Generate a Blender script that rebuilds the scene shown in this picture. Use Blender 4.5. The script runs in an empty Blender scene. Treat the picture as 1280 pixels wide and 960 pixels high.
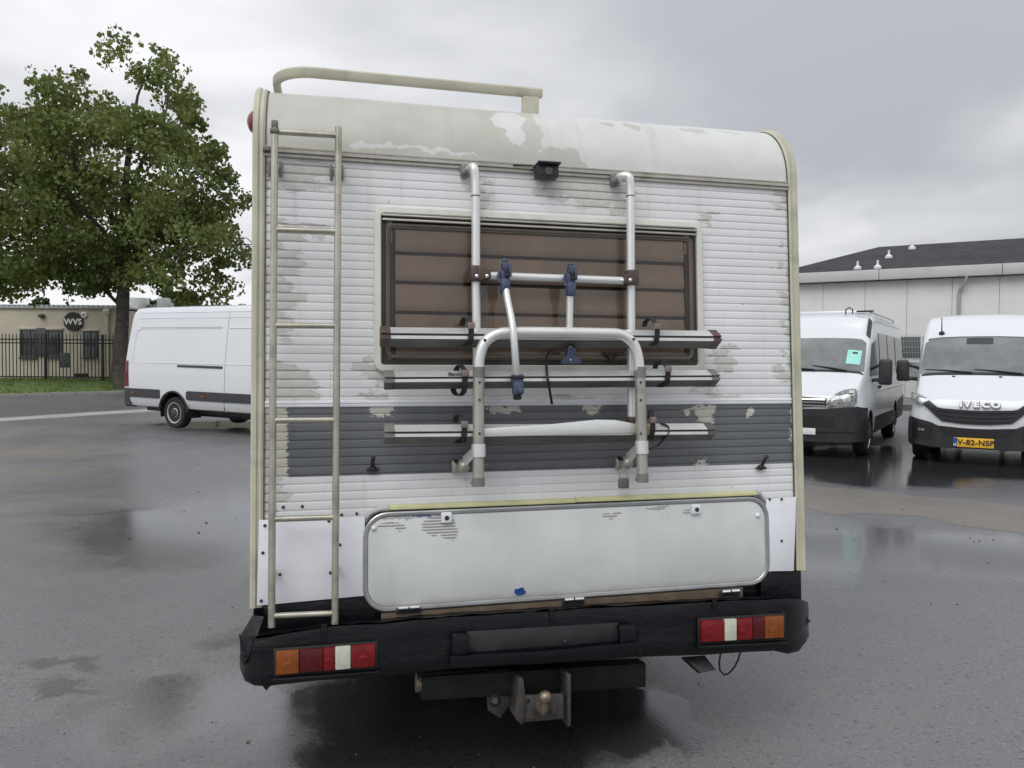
import bpy, bmesh, math, random
from mathutils import Vector, Matrix, noise as mnoise
from math import sin, cos, pi, sqrt, atan2, atan, radians, tan, floor

rnd = random.Random(11)
SC = bpy.context.scene
COL = SC.collection

# ---------------------------------------------------------------- camera
EYE, FPX, HORIZON_DROP, ROLL = 1.65, 970.0, 30.0, radians(0.4)
_p = atan(HORIZON_DROP / FPX)
_R0, _U0, CF = Vector((1, 0, 0)), Vector((0, sin(_p), cos(_p))), Vector((0, cos(_p), -sin(_p)))
CR = cos(ROLL) * _R0 + sin(ROLL) * _U0
CU = -sin(ROLL) * _R0 + cos(ROLL) * _U0
CAM = Vector((0, 0, EYE))
cd = bpy.data.cameras.new('camera')
cam = bpy.data.objects.new('camera', cd)
COL.objects.link(cam)
cd.sensor_width = 36.0
cd.lens = FPX / 1280 * 36
cd.clip_start, cd.clip_end = 0.05, 3000
cam.matrix_world = Matrix(((CR.x, CU.x, -CF.x, 0), (CR.y, CU.y, -CF.y, 0), (CR.z, CU.z, -CF.z, EYE), (0, 0, 0, 1)))
SC.camera = cam

def ray(px, py):
    return (px - 640) / FPX * CR - (py - 480) / FPX * CU + CF
def at_plane(px, py, p0, n):
    d = ray(px, py)
    return CAM + d * ((Vector(p0) - CAM).dot(n) / d.dot(n))
def at_ground(px, py, z=0.0):
    return at_plane(px, py, (0, 0, z), Vector((0, 0, 1)))
def at_depth(px, py, y):
    return at_plane(px, py, (0, y, 0), Vector((0, 1, 0)))

# ---------------------------------------------------------------- light
SUN_EL, SUN_ROT = radians(52), atan2(-0.45, -1.0)
w = bpy.data.worlds.new('World')
SC.world = w
w.use_nodes = True
nt = w.node_tree
nt.nodes.clear()
def N(nt, t, **k):
    n = nt.nodes.new(t)
    for a, b in k.items():
        if a.startswith('i_'):
            n.inputs[a[2:].replace('_', ' ')].default_value = b
        else:
            setattr(n, a, b)
    return n
def L(nt, a, b):
    nt.links.new(a, b)
def MATH(nt, op, a, b=None, c=None, clamp=False):
    n = nt.nodes.new('ShaderNodeMath'); n.operation = op; n.use_clamp = clamp
    for i, v in enumerate((a, b, c)):
        if v is None: continue
        if isinstance(v, (int, float)): n.inputs[i].default_value = v
        else: nt.links.new(v, n.inputs[i])
    return n.outputs[0]
def MAPR(nt, v, a, b, c=0.0, d=1.0, smooth=True):
    n = nt.nodes.new('ShaderNodeMapRange')
    n.interpolation_type = 'SMOOTHSTEP' if smooth else 'LINEAR'
    nt.links.new(v, n.inputs[0])
    for i, x in enumerate((a, b, c, d)): n.inputs[i + 1].default_value = x
    return n.outputs[0]
def MIX(nt, f, a, b):
    n = nt.nodes.new('ShaderNodeMix'); n.data_type = 'RGBA'
    for i, v in ((0, f), (6, a), (7, b)):
        if isinstance(v, (int, float)): n.inputs[i].default_value = v
        elif isinstance(v, tuple): n.inputs[i].default_value = v if len(v) == 4 else v + (1,)
        else: nt.links.new(v, n.inputs[i])
    return n.outputs[2]
def NOISE(nt, vec, scale, detail=4, rough=0.55, dist=0.0):
    n = nt.nodes.new('ShaderNodeTexNoise')
    n.inputs['Scale'].default_value = scale; n.inputs['Detail'].default_value = detail
    n.inputs['Roughness'].default_value = rough; n.inputs['Distortion'].default_value = dist
    if vec is not None: nt.links.new(vec, n.inputs['Vector'])
    return n
def VM(nt, op, a, b=None):
    n = nt.nodes.new('ShaderNodeVectorMath'); n.operation = op
    for i, v in enumerate((a, b)):
        if v is None: continue
        if isinstance(v, (tuple, Vector)): n.inputs[i].default_value = tuple(v)
        else: nt.links.new(v, n.inputs[i])
    return n
sky = N(nt, 'ShaderNodeTexSky', sky_type='NISHITA', sun_disc=False, sun_elevation=SUN_EL, sun_rotation=SUN_ROT)
bg_clear = N(nt, 'ShaderNodeBackground', i_Strength=0.08)
L(nt, sky.outputs[0], bg_clear.inputs[0])
tc = N(nt, 'ShaderNodeTexCoord')
sep = N(nt, 'ShaderNodeSeparateXYZ'); L(nt, tc.outputs['Generated'], sep.inputs[0])
up = MATH(nt, 'MAXIMUM', sep.outputs[2], 0.0)
den = MATH(nt, 'ADD', up, 0.22)
cmb = N(nt, 'ShaderNodeCombineXYZ')
L(nt, MATH(nt, 'DIVIDE', sep.outputs[0], den), cmb.inputs[0])
L(nt, MATH(nt, 'DIVIDE', sep.outputs[1], den), cmb.inputs[1])
cmb.inputs[2].default_value = 3.7
n1 = NOISE(nt, cmb.outputs[0], 0.7, 4, 0.48, 0.3)
n2 = NOISE(nt, cmb.outputs[0], 2.2, 4, 0.5, 0.2)
cl = MATH(nt, 'ADD', MATH(nt, 'MULTIPLY', n1.outputs[0], 0.82), MATH(nt, 'MULTIPLY', n2.outputs[0], 0.18))
clf = MAPR(nt, cl, 0.385, 0.605)
ccol = MIX(nt, clf, (0.48, 0.492, 0.525), (0.86, 0.865, 0.88))
side = MAPR(nt, sep.outputs[0], -0.55, 0.45, 0.16, 0.0)          # the cloud is thinner, brighter, towards the left
low = MATH(nt, 'MULTIPLY', MATH(nt, 'POWER', MATH(nt, 'SUBTRACT', 1.0, up), 9.0), 0.10)
lift = MATH(nt, 'ADD', MATH(nt, 'ADD', 0.86, MATH(nt, 'MULTIPLY', up, 0.5)), MATH(nt, 'ADD', side, low))
cc = VM(nt, 'SCALE', ccol); L(nt, lift, cc.inputs['Scale'])
bg_cloud = N(nt, 'ShaderNodeBackground', i_Strength=1.0)
L(nt, cc.outputs[0], bg_cloud.inputs[0])
mx = N(nt, 'ShaderNodeMixShader'); mx.inputs[0].default_value = 0.94
L(nt, bg_clear.outputs[0], mx.inputs[1]); L(nt, bg_cloud.outputs[0], mx.inputs[2])
wo = N(nt, 'ShaderNodeOutputWorld'); L(nt, mx.outputs[0], wo.inputs[0])

sd = bpy.data.lights.new('sun', 'SUN'); sd.energy = 1.5; sd.angle = radians(45); sd.color = (1.0, 0.98, 0.95)
sun = bpy.data.objects.new('sun', sd); COL.objects.link(sun)
_sd = Vector((sin(SUN_ROT) * cos(SUN_EL), cos(SUN_ROT) * cos(SUN_EL), sin(SUN_EL)))
sun.rotation_euler = _sd.to_track_quat('Z', 'Y').to_euler()
sun.location = _sd * 60

SC.view_settings.view_transform = 'Standard'
SC.view_settings.look = 'None'
SC.view_settings.exposure = 0.06
SC.view_settings.gamma = 1.0
SC.view_settings.use_curve_mapping = False
SC.render.engine = 'CYCLES'
SC.cycles.use_denoising = True
SC.cycles.max_bounces = 8
SC.cycles.sample_clamp_indirect = 8

# ---------------------------------------------------------------- helpers
def lin(r, g, b):
    f = lambda c: (c / 255 / 12.92) if c / 255 <= 0.04045 else ((c / 255 + 0.055) / 1.055) ** 2.4
    return (f(r), f(g), f(b))

class MB:
    """collects shapes into one bmesh, then links them as ONE mesh object"""
    def __init__(s, xf=None):
        s.bm = bmesh.new(); s.xf = xf
    def V(s, p):
        return s.bm.verts.new(p)
    def face(s, vs):
        try: return s.bm.faces.new(vs)
        except ValueError: return None
    def box(s, c, size, bev=0.0, rot=None, seg=2):
        t = bmesh.new(); bmesh.ops.create_cube(t, size=1)
        for v in t.verts: v.co = Vector((v.co.x * size[0], v.co.y * size[1], v.co.z * size[2]))
        if bev > 0: bmesh.ops.bevel(t, geom=t.edges[:], offset=min(bev, min(size) * 0.45), segments=seg, affect='EDGES', profile=0.5)
        M = Matrix.Translation(c)
        if rot is not None: M = M @ rot.to_4x4()
        s.merge(t, M)
    def merge(s, t, M):
        mp = {}
        for v in t.verts: mp[v] = s.V(M @ v.co)
        for f in t.faces: s.face([mp[v] for v in f.verts])
        t.free()
    def rings(s, rr, closed=True, cap=True):
        vr = [[s.V(p) for p in r] for r in rr]
        n = len(vr[0])
        for a, b in zip(vr[:-1], vr[1:]):
            for i in range(n if closed else n - 1):
                s.face([a[i], a[(i + 1) % n], b[(i + 1) % n], b[i]])
        if cap and closed:
            s.face(vr[0][::-1]); s.face(vr[-1])
        return vr
    def tube(s, pts, r, n=10, cap=True):
        pts = [Vector(p) for p in pts]
        m = len(pts)
        rad = r if isinstance(r, (list, tuple)) else [r] * m
        ref = None; rr = []
        for i, p in enumerate(pts):
            d = ((pts[min(i + 1, m - 1)] - p).normalized() if i < m - 1 else Vector()) + ((p - pts[i - 1]).normalized() if i > 0 else Vector())
            d.normalize()
            if ref is None:
                ref = d.orthogonal().normalized()
            ref = (ref - d * ref.dot(d)).normalized()
            b = d.cross(ref)
            rr.append([p + (ref * cos(2 * pi * k / n) + b * sin(2 * pi * k / n)) * rad[i] for k in range(n)])
        s.rings(rr, True, cap)
    def cyl(s, p0, p1, r, r1=None, n=16):
        s.tube([p0, p1], [r, r if r1 is None else r1], n)
    def prism(s, poly, off, bev=0.0):
        """planar polygon (3D points) extruded by vector off"""
        t = bmesh.new()
        f = t.faces.new([t.verts.new(p) for p in poly])
        r = bmesh.ops.extrude_face_region(t, geom=[f])
        for e in r['geom']:
            if isinstance(e, bmesh.types.BMVert): e.co += Vector(off)
        bmesh.ops.recalc_face_normals(t, faces=t.faces[:])
        if bev > 0: bmesh.ops.bevel(t, geom=t.edges[:], offset=bev, segments=2, affect='EDGES', profile=0.5)
        s.merge(t, Matrix())
    def ribbon(s, pts, wdir, width, th):
        """flat band swept along pts; wdir is the width direction"""
        pts = [Vector(p) for p in pts]; wd = Vector(wdir).normalized(); rr = []
        for i, p in enumerate(pts):
            d = (pts[min(i + 1, len(pts) - 1)] - pts[max(i - 1, 0)]).normalized()
            nn = d.cross(wd).normalized()
            rr.append([p + wd * width / 2 + nn * th / 2, p + wd * width / 2 - nn * th / 2, p - wd * width / 2 - nn * th / 2, p - wd * width / 2 + nn * th / 2])
        s.rings(rr)
    def lathe(s, prof, origin, axis, n=24):
        """prof: list of (r, along)"""
        o = Vector(origin); a = Vector(axis).normalized(); e1 = a.orthogonal().normalized(); e2 = a.cross(e1)
        vr = []
        for (r, h) in prof:
            vr.append([s.V(o + a * h + (e1 * cos(2 * pi * k / n) + e2 * sin(2 * pi * k / n)) * max(r, 1e-4)) for k in range(n)])
        for A, B in zip(vr[:-1], vr[1:]):
            for i in range(n): s.face([A[i], A[(i + 1) % n], B[(i + 1) % n], B[i]])
        s.face(vr[0][::-1]); s.face(vr[-1])
    def ball(s, c, r, sx=1, sy=1, sz=1, u=14, v=9):
        t = bmesh.new(); bmesh.ops.create_uvsphere(t, u_segments=u, v_segments=v, radius=r)
        s.merge(t, Matrix.Translation(c) @ Matrix.Diagonal((sx, sy, sz, 1)))
    def mesh(s, name, mat, angle=35):
        bmesh.ops.recalc_face_normals(s.bm, faces=s.bm.faces[:])
        me = bpy.data.meshes.new(name)
        s.bm.to_mesh(me); s.bm.free()
        if mat: me.materials.append(mat)
        for p in me.polygons: p.use_smooth = True
        me.set_sharp_from_angle(angle=radians(angle))
        return me
    def build(s, name, mat, parent=None, label=None, kind=None, angle=35):
        o = bpy.data.objects.new(name, s.mesh(name, mat, angle))
        COL.objects.link(o)
        if parent: o.parent = parent
        if label: o['label'] = label
        if kind: o['kind'] = kind
        return o
def tag(o, label, cat, group=None):
    o['label'] = label; o['category'] = cat
    if group: o['group'] = group
    return o
def thing(name, label, cat, loc=(0, 0, 0), rz=0.0, group=None):
    o = bpy.data.objects.new(name, None); COL.objects.link(o)
    o.location = loc; o.rotation_euler = (0, 0, rz); o.empty_display_size = 0.3
    return tag(o, label, cat, group)
def inst(name, me, parent, loc=(0, 0, 0), rot=(0, 0, 0), scale=None):
    o = bpy.data.objects.new(name, me); COL.objects.link(o)
    if parent: o.parent = parent
    o.location = loc; o.rotation_euler = rot
    if scale: o.scale = scale
    return o
def text_mesh(name, body, size, mat, depth=0.004, bold=0.0, xscale=1.0, spacing=1.0, shear=0.0):
    cu = bpy.data.curves.new(name, 'FONT'); cu.body = body; cu.size = size
    cu.extrude = depth; cu.offset = bold; cu.align_x = 'CENTER'; cu.align_y = 'CENTER'; cu.space_character = spacing; cu.shear = shear
    cu.resolution_u = 4
    o = bpy.data.objects.new(name, cu); COL.objects.link(o)
    bpy.context.view_layer.update()
    me = bpy.data.meshes.new_from_object(o.evaluated_get(bpy.context.evaluated_depsgraph_get()))
    bpy.data.objects.remove(o)
    me.name = name; me.materials.clear(); me.materials.append(mat)
    me.transform(Matrix.Diagonal((xscale, 1, 1, 1)))
    return me

# ---------------------------------------------------------------- materials
def bsdf(name):
    m = bpy.data.materials.new(name); m.use_nodes = True
    return m, m.node_tree, m.node_tree.nodes['Principled BSDF']
def mat(name, color, rough=0.5, metal=0.0, var=0.12, vscale=6.0, bump=0.0, bscale=60.0, spec=None, dirt=None, dscale=3.0, damt=0.5, coat=0.0, ior=None, rvar=0.1):
    m, nt, b = bsdf(name)
    tc = N(nt, 'ShaderNodeTexCoord')
    n = NOISE(nt, tc.outputs['Object'], vscale, 5, 0.6)
    c0 = tuple(max(0, c * (1 - var)) for c in color); c1 = tuple(min(1, c * (1 + var)) for c in color)
    c = MIX(nt, MAPR(nt, n.outputs[0], 0.3, 0.7), c0, c1)
    if dirt:
        d = NOISE(nt, tc.outputs['Object'], dscale, 7, 0.65, 0.4)
        c = MIX(nt, MATH(nt, 'MULTIPLY', MAPR(nt, d.outputs[0], 0.48, 0.75), damt), c, dirt)
    L(nt, c, b.inputs['Base Color'])
    n2 = NOISE(nt, tc.outputs['Object'], vscale * 2.3, 4, 0.6)
    L(nt, MAPR(nt, n2.outputs[0], 0.3, 0.7, max(0.02, rough - rvar), min(1, rough + rvar)), b.inputs['Roughness'])
    b.inputs['Metallic'].default_value = metal
    if spec is not None: b.inputs['Specular IOR Level'].default_value = spec
    if coat: b.inputs['Coat Weight'].default_value = coat; b.inputs['Coat Roughness'].default_value = 0.06
    if bump:
        bn = NOISE(nt, tc.outputs['Object'], bscale, 4, 0.6)
        bp = N(nt, 'ShaderNodeBump'); bp.inputs['Strength'].default_value = bump; bp.inputs['Distance'].default_value = 0.01
        L(nt, bn.outputs[0], bp.inputs['Height']); L(nt, bp.outputs[0], b.inputs['Normal'])
    return m
def blob_field(nt, vec, blobs):
    """min over ellipses (cx, cy, rx, ry) of the normalised distance in the vec's first two axes; <1 is inside"""
    cur = None
    for (cx, cy, rx, ry) in blobs:
        a = VM(nt, 'SUBTRACT', vec, (cx, cy, 0)); b = VM(nt, 'MULTIPLY', a.outputs[0], (1 / rx, 1 / ry, 0))
        ln = VM(nt, 'LENGTH', b.outputs[0]).outputs['Value']
        cur = ln if cur is None else MATH(nt, 'MINIMUM', cur, ln)
    return cur

M = {}
M['car_white'] = mat('car_white', (0.70, 0.725, 0.76), 0.24, var=0.015, vscale=1.0, coat=0.5, dirt=(0.55, 0.55, 0.53), dscale=0.7, damt=0.12, rvar=0.02)
def road_spray(m):
    nt = m.node_tree; b = nt.nodes['Principled BSDF']; src = b.inputs['Base Color'].links[0].from_socket
    tc = N(nt, 'ShaderNodeTexCoord'); sp = N(nt, 'ShaderNodeSeparateXYZ'); L(nt, tc.outputs['Object'], sp.inputs[0])
    n = NOISE(nt, tc.outputs['Object'], 5, 7, 0.7)
    h = MATH(nt, 'ADD', sp.outputs[2], MATH(nt, 'MULTIPLY', n.outputs[0], -0.7))
    L(nt, MIX(nt, MAPR(nt, h, -0.05, 0.7, 0.4, 0.0), src, (0.27, 0.26, 0.235)), b.inputs['Base Color'])
road_spray(M['car_white'])
M['black_plastic'] = mat('black_plastic', (0.022, 0.023, 0.026), 0.5, var=0.25, bump=0.15, bscale=300)
M['grey_plastic'] = mat('grey_plastic', (0.04, 0.042, 0.048), 0.5, var=0.15, bump=0.1, bscale=200)
M['rubber'] = mat('rubber', (0.018, 0.018, 0.019), 0.75, var=0.3, bump=0.3, bscale=90)
M['glass_dark'] = mat('glass_dark', (0.03, 0.035, 0.038), 0.05, var=0.2, vscale=1.5, spec=0.8, rvar=0.02)
M['glass_grey'] = mat('glass_grey', (0.19, 0.20, 0.205), 0.06, var=0.3, vscale=1.2, spec=0.7, rvar=0.02)
M['bumper_plastic'] = mat('bumper_plastic', (0.022, 0.023, 0.026), 0.5, var=0.2, bump=0.1, bscale=200)
M['silver'] = mat('silver', (0.55, 0.56, 0.57), 0.35, 0.85, var=0.1)
M['chrome'] = mat('chrome', (0.8, 0.8, 0.8), 0.12, 1.0, var=0.05)
M['red_lens'] = mat('red_lens', (0.165, 0.004, 0.007), 0.25, var=0.25, vscale=25, coat=0.12, spec=0.35)
M['red_lens_dark'] = mat('red_lens_dark', (0.075, 0.003, 0.006), 0.25, var=0.25, vscale=25, coat=0.12, spec=0.35)
M['amber_lens'] = mat('amber_lens', (0.22, 0.058, 0.008), 0.25, var=0.2, vscale=25, coat=0.12, spec=0.35)
M['clear_lens'] = mat('clear_lens', (0.52, 0.52, 0.44), 0.25, var=0.12, vscale=20, coat=0.5)
M['lamp_glass'] = mat('lamp_glass', (0.27, 0.28, 0.28), 0.12, 0.4, var=0.55, vscale=22, coat=0.8)
M['plate_yellow'] = mat('plate_yellow', (0.82, 0.47, 0.03), 0.4, var=0.05)
M['plate_blue'] = mat('plate_blue', (0.02, 0.07, 0.33), 0.4)
M['ink'] = mat('ink', (0.012, 0.012, 0.013), 0.5)
M['badge'] = mat('badge', (0.93, 0.93, 0.93), 0.3, 0.0, var=0.02)
M['badge_shadow'] = mat('badge_shadow', (0.22, 0.225, 0.23), 0.4, 0.3)
M['alu'] = mat('alu', (0.74, 0.75, 0.74), 0.36, 0.55, var=0.04, vscale=5, dirt=(0.36, 0.35, 0.31), dscale=5, damt=0.3, rvar=0.05)
M['alu_dull'] = mat('alu_dull', (0.43, 0.415, 0.37), 0.40, 0.6, var=0.08, vscale=8, dirt=(0.16, 0.14, 0.11), dscale=9, damt=0.5, rvar=0.05)
M['ladder_alu'] = mat('ladder_alu', (0.46, 0.44, 0.37), 0.36, 0.7, var=0.12, vscale=12, dirt=(0.16, 0.14, 0.1), dscale=9, damt=0.5)
M['beige_trim'] = mat('beige_trim', (0.50, 0.485, 0.385), 0.45, var=0.1, vscale=5, dirt=(0.17, 0.16, 0.115), dscale=6, damt=0.45)
M['dark_alu'] = mat('dark_alu', (0.14, 0.14, 0.13), 0.5, 0.5, var=0.2)
M['brown_plastic'] = mat('brown_plastic', (0.075, 0.052, 0.042), 0.5, var=0.15)
M['maroon_plastic'] = mat('maroon_plastic', (0.12, 0.05, 0.055), 0.5, var=0.15)
M['blue_plastic'] = mat('blue_plastic', (0.05, 0.07, 0.125), 0.5, var=0.25, vscale=30)
M['grey_cap'] = mat('grey_cap', (0.17, 0.17, 0.155), 0.55)
M['strap_black'] = mat('strap_black', (0.015, 0.015, 0.016), 0.6)
M['buckle'] = mat('buckle', (0.2, 0.15, 0.14), 0.4)
M['rust_steel'] = mat('rust_steel', (0.06, 0.057, 0.054), 0.6, 0.4, var=0.3, vscale=25, dirt=(0.12, 0.07, 0.035), dscale=14, damt=0.5, bump=0.2)
M['brass'] = mat('brass', (0.22, 0.18, 0.13), 0.4, 0.7, var=0.3, vscale=20)
M['frame_black'] = mat('frame_black', (0.012, 0.012, 0.0125), 0.6, var=0.4, vscale=9, dirt=(0.028, 0.025, 0.022), damt=0.4, bump=0.3)
M['window_white'] = mat('window_white', (0.66, 0.66, 0.60), 0.4, var=0.04, dirt=(0.4, 0.38, 0.32), dscale=7, damt=0.45)
M['panel_white'] = mat('panel_white', (0.76, 0.77, 0.82), 0.25, var=0.025, vscale=2, dirt=(0.6, 0.6, 0.62), dscale=5, damt=0.3)
M['yellow_strip'] = mat('yellow_strip', (0.55, 0.55, 0.30), 0.45, var=0.1, vscale=9, dirt=(0.3, 0.3, 0.17), dscale=20, damt=0.4)
M['wood'] = mat('wood', (0.105, 0.075, 0.048), 0.65, var=0.25, vscale=9)
M['window_brown'] = mat('window_brown', (0.035, 0.028, 0.022), 0.4, var=0.2)
M['frame_brown'] = mat('frame_brown', (0.11, 0.092, 0.072), 0.4, var=0.15)
M['screw'] = mat('screw', (0.06, 0.06, 0.07), 0.4, 0.6)
M['number_recess'] = mat('number_recess', (0.015, 0.017, 0.019), 0.5, var=0.2, dirt=(0.06, 0.06, 0.06), dscale=7, damt=0.35)
M['cyan_paper'] = mat('cyan_paper', (0.33, 0.72, 0.64), 0.7, var=0.06)
M['paper_white'] = mat('paper_white', (0.75, 0.78, 0.76), 0.7)
for k_ in ('red_lens', 'red_lens_dark', 'amber_lens', 'clear_lens'):        # moulded flutes in the lenses
    nt = M[k_].node_tree; tc_ = N(nt, 'ShaderNodeTexCoord')
    wv_ = nt.nodes.new('ShaderNodeTexWave'); wv_.bands_direction = 'X'; wv_.inputs['Scale'].default_value = 32; wv_.inputs['Distortion'].default_value = 0
    L(nt, tc_.outputs['Object'], wv_.inputs['Vector'])
    bp_ = N(nt, 'ShaderNodeBump'); bp_.inputs['Strength'].default_value = 0.35; bp_.inputs['Distance'].default_value = 0.004
    L(nt, wv_.outputs['Fac'], bp_.inputs['Height']); L(nt, bp_.outputs[0], nt.nodes['Principled BSDF'].inputs['Normal'])
M['tail_red_dome'] = mat('tail_red_dome', (0.22, 0.02, 0.03), 0.25, coat=0.5)

# ---------------------------------------------------------------- ground
def g2(px, py):
    p = at_ground(px, py); return (p.x, p.y)
def asphalt_mat(name, base, wet_bias=0.0, blobs_wet=(), blobs_dry=(), blobs_sand=(), puddles_and_shade=(), sheen=(), stains=()):
    m, nt, b = bsdf(name)
    geo = N(nt, 'ShaderNodeNewGeometry'); pos = geo.outputs['Position']
    warp = NOISE(nt, pos, 0.9, 6, 0.62)
    wv = VM(nt, 'ADD', pos, VM(nt, 'SCALE', VM(nt, 'SUBTRACT', warp.outputs['Color'], (0.5, 0.5, 0.5)).outputs[0]).outputs[0])
    sc = [n for n in nt.nodes if n.bl_idname == 'ShaderNodeVectorMath' and n.operation == 'SCALE'][0]; sc.inputs['Scale'].default_value = 1.5
    big = NOISE(nt, pos, 0.33, 5, 0.55, 0.3)
    mid = NOISE(nt, pos, 2.1, 6, 0.65, 0.5)
    wet = MATH(nt, 'ADD', MATH(nt, 'MULTIPLY', big.outputs[0], 0.75), MATH(nt, 'MULTIPLY', mid.outputs[0], 0.25))
    wet = MATH(nt, 'ADD', wet, wet_bias)
    if blobs_wet:
        f = blob_field(nt, wv.outputs[0], blobs_wet)
        wet = MATH(nt, 'ADD', wet, MAPR(nt, f, 0.55, 1.25, 0.3, 0.0))
    if blobs_dry:
        f = blob_field(nt, wv.outputs[0], blobs_dry)
        wet = MATH(nt, 'SUBTRACT', wet, MAPR(nt, f, 0.6, 1.3, 0.3, 0.0))
    wetf = MAPR(nt, wet, 0.32, 0.68)
    spk = N(nt, 'ShaderNodeTexVoronoi'); spk.inputs['Scale'].default_value = 95; L(nt, pos, spk.inputs['Vector'])
    fine = NOISE(nt, pos, 140, 3, 0.7)
    grit = NOISE(nt, pos, 28, 4, 0.7)
    c = MIX(nt, MAPR(nt, fine.outputs[0], 0.3, 0.72), tuple(x * 0.5 for x in base), tuple(x * 1.55 for x in base))
    spc = N(nt, 'ShaderNodeSeparateColor'); L(nt, spk.outputs['Color'], spc.inputs[0])
    c = MIX(nt, MAPR(nt, spc.outputs[0], 0.88, 0.96, 0.0, 0.4), c, tuple(min(1, x * 1.9) for x in base))
    c = MIX(nt, MAPR(nt, grit.outputs[0], 0.56, 0.72, 0.0, 0.6), c, tuple(x * 0.4 for x in base))
    c = MIX(nt, MAPR(nt, mid.outputs[0], 0.55, 0.8, 0.0, 0.4), c, tuple(x * y for x, y in zip(base, (1.5, 1.4, 1.25))))
    if blobs_sand:
        f = blob_field(nt, wv.outputs[0], blobs_sand)
        c = MIX(nt, MAPR(nt, f, 0.7, 1.1, 0.6, 0.0), c, (0.2, 0.17, 0.14))
    pit = N(nt, 'ShaderNodeTexVoronoi'); pit.inputs['Scale'].default_value = 26; L(nt, VM(nt, 'ADD', VM(nt, 'MULTIPLY', pos, (0.7, 1.5, 1)).outputs[0], (0.0, 0.0, 0.0)).outputs[0], pit.inputs['Vector'])
    psp = N(nt, 'ShaderNodeSeparateColor'); L(nt, pit.outputs['Color'], psp.inputs[0])
    pf = MATH(nt, 'MULTIPLY', MAPR(nt, pit.outputs['Distance'], 0.17, 0.30, 0.75, 0.0), MAPR(nt, psp.outputs[0], 0.5, 0.65))
    c = MIX(nt, pf, c, tuple(x * 0.3 for x in base))
    if stains:
        f = blob_field(nt, wv.outputs[0], stains)
        c = MIX(nt, MAPR(nt, f, 0.6, 1.5, 0.6, 0.0), c, (0.035, 0.03, 0.025))
    dark = MIX(nt, wetf, (1, 1, 1), (0.66, 0.67, 0.69))
    mm = nt.nodes.new('ShaderNodeMix'); mm.data_type = 'RGBA'; mm.blend_type = 'MULTIPLY'; mm.inputs[0].default_value = 1
    L(nt, c, mm.inputs[6]); L(nt, dark, mm.inputs[7])
    L(nt, mm.outputs[2], b.inputs['Base Color'])
    rv = MATH(nt, 'ADD', MAPR(nt, wetf, 0, 1, 0.50, 0.30, False), MATH(nt, 'MULTIPLY', MATH(nt, 'SUBTRACT', grit.outputs[0], 0.5), 0.12))
    if sheen:
        f = blob_field(nt, wv.outputs[0], sheen)
        sf = MAPR(nt, f, 0.5, 1.35, 1.0, 0.0)
        rv = MATH(nt, 'SUBTRACT', rv, MATH(nt, 'MULTIPLY', sf, 0.17)); smoothf = sf
    if puddles_and_shade:
        f = blob_field(nt, wv.outputs[0], puddles_and_shade)
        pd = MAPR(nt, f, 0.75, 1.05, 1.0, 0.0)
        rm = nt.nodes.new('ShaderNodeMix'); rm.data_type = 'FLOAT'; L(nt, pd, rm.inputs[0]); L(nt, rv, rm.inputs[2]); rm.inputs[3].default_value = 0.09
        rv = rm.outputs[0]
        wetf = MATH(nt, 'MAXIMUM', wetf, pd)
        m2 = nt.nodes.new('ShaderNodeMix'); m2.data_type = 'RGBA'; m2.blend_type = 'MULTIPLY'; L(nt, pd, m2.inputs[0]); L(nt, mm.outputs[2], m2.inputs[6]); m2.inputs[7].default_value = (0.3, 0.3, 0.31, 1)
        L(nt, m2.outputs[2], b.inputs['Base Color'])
    L(nt, rv, b.inputs['Roughness'])
    b.inputs['Specular IOR Level'].default_value = 1.0
    bp = N(nt, 'ShaderNodeBump'); bp.inputs['Distance'].default_value = 0.004
    bst = MAPR(nt, wetf, 0, 1, 0.85, 0.08, False)
    if sheen: bst = MATH(nt, 'MULTIPLY', bst, MAPR(nt, smoothf, 0, 1, 1.0, 0.1, False))
    L(nt, bst, bp.inputs['Strength'])
    hh = MATH(nt, 'ADD', MATH(nt, 'MULTIPLY', spk.outputs['Distance'], 0.6), MATH(nt, 'MULTIPLY', fine.outputs[0], 0.5))
    L(nt, hh, bp.inputs['Height']); L(nt, bp.outputs[0], b.inputs['Normal'])
    return m

def E_(px, py, rx, ry):
    a = g2(px, py); return (a[0], a[1], rx, ry)
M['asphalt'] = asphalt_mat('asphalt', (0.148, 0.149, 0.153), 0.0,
    blobs_wet=[E_(1130, 690, 2.8, 1.0), E_(1230, 690, 2.0, 0.9), E_(1120, 590, 3.6, 2.4), E_(330, 660, 1.6, 1.6), E_(250, 900, 0.8, 0.4), E_(600, 900, 0.9, 0.5), E_(230, 900, 0.5, 0.5), E_(1250, 590, 3, 2)],
    blobs_dry=[E_(1130, 850, 1.5, 0.75), E_(1250, 930, 1.2, 0.6), E_(900, 900, 0.5, 0.4), E_(20, 860, 0.5, 0.35), E_(280, 800, 0.3, 0.4)],
    blobs_sand=[E_(10, 562, 2.6, 1.0), E_(45, 590, 1.4, 0.35)],
    sheen=[E_(1120, 690, 2.6, 0.95), E_(1240, 695, 2.2, 0.9), E_(1010, 660, 1.2, 1.2), E_(330, 640, 1.8, 2.2), E_(240, 880, 0.5, 0.5)],
    stains=[E_(70, 832, 0.30, 0.05), E_(110, 850, 0.22, 0.04), E_(330, 790, 0.2, 0.12), E_(170, 640, 0.7, 0.10)],
    puddles_and_shade=[E_(1070, 585, 1.7, 2.2), E_(1160, 575, 2.6, 2.4), E_(1300, 575, 2.6, 2.0), E_(280, 530, 2.2, 1.2), E_(600, 915, 0.80, 0.55), E_(560, 860, 0.85, 0.5), E_(720, 890, 0.5, 0.4)])  # puddles under the motorhome also paint its contact shadow into the ground colour
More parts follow.
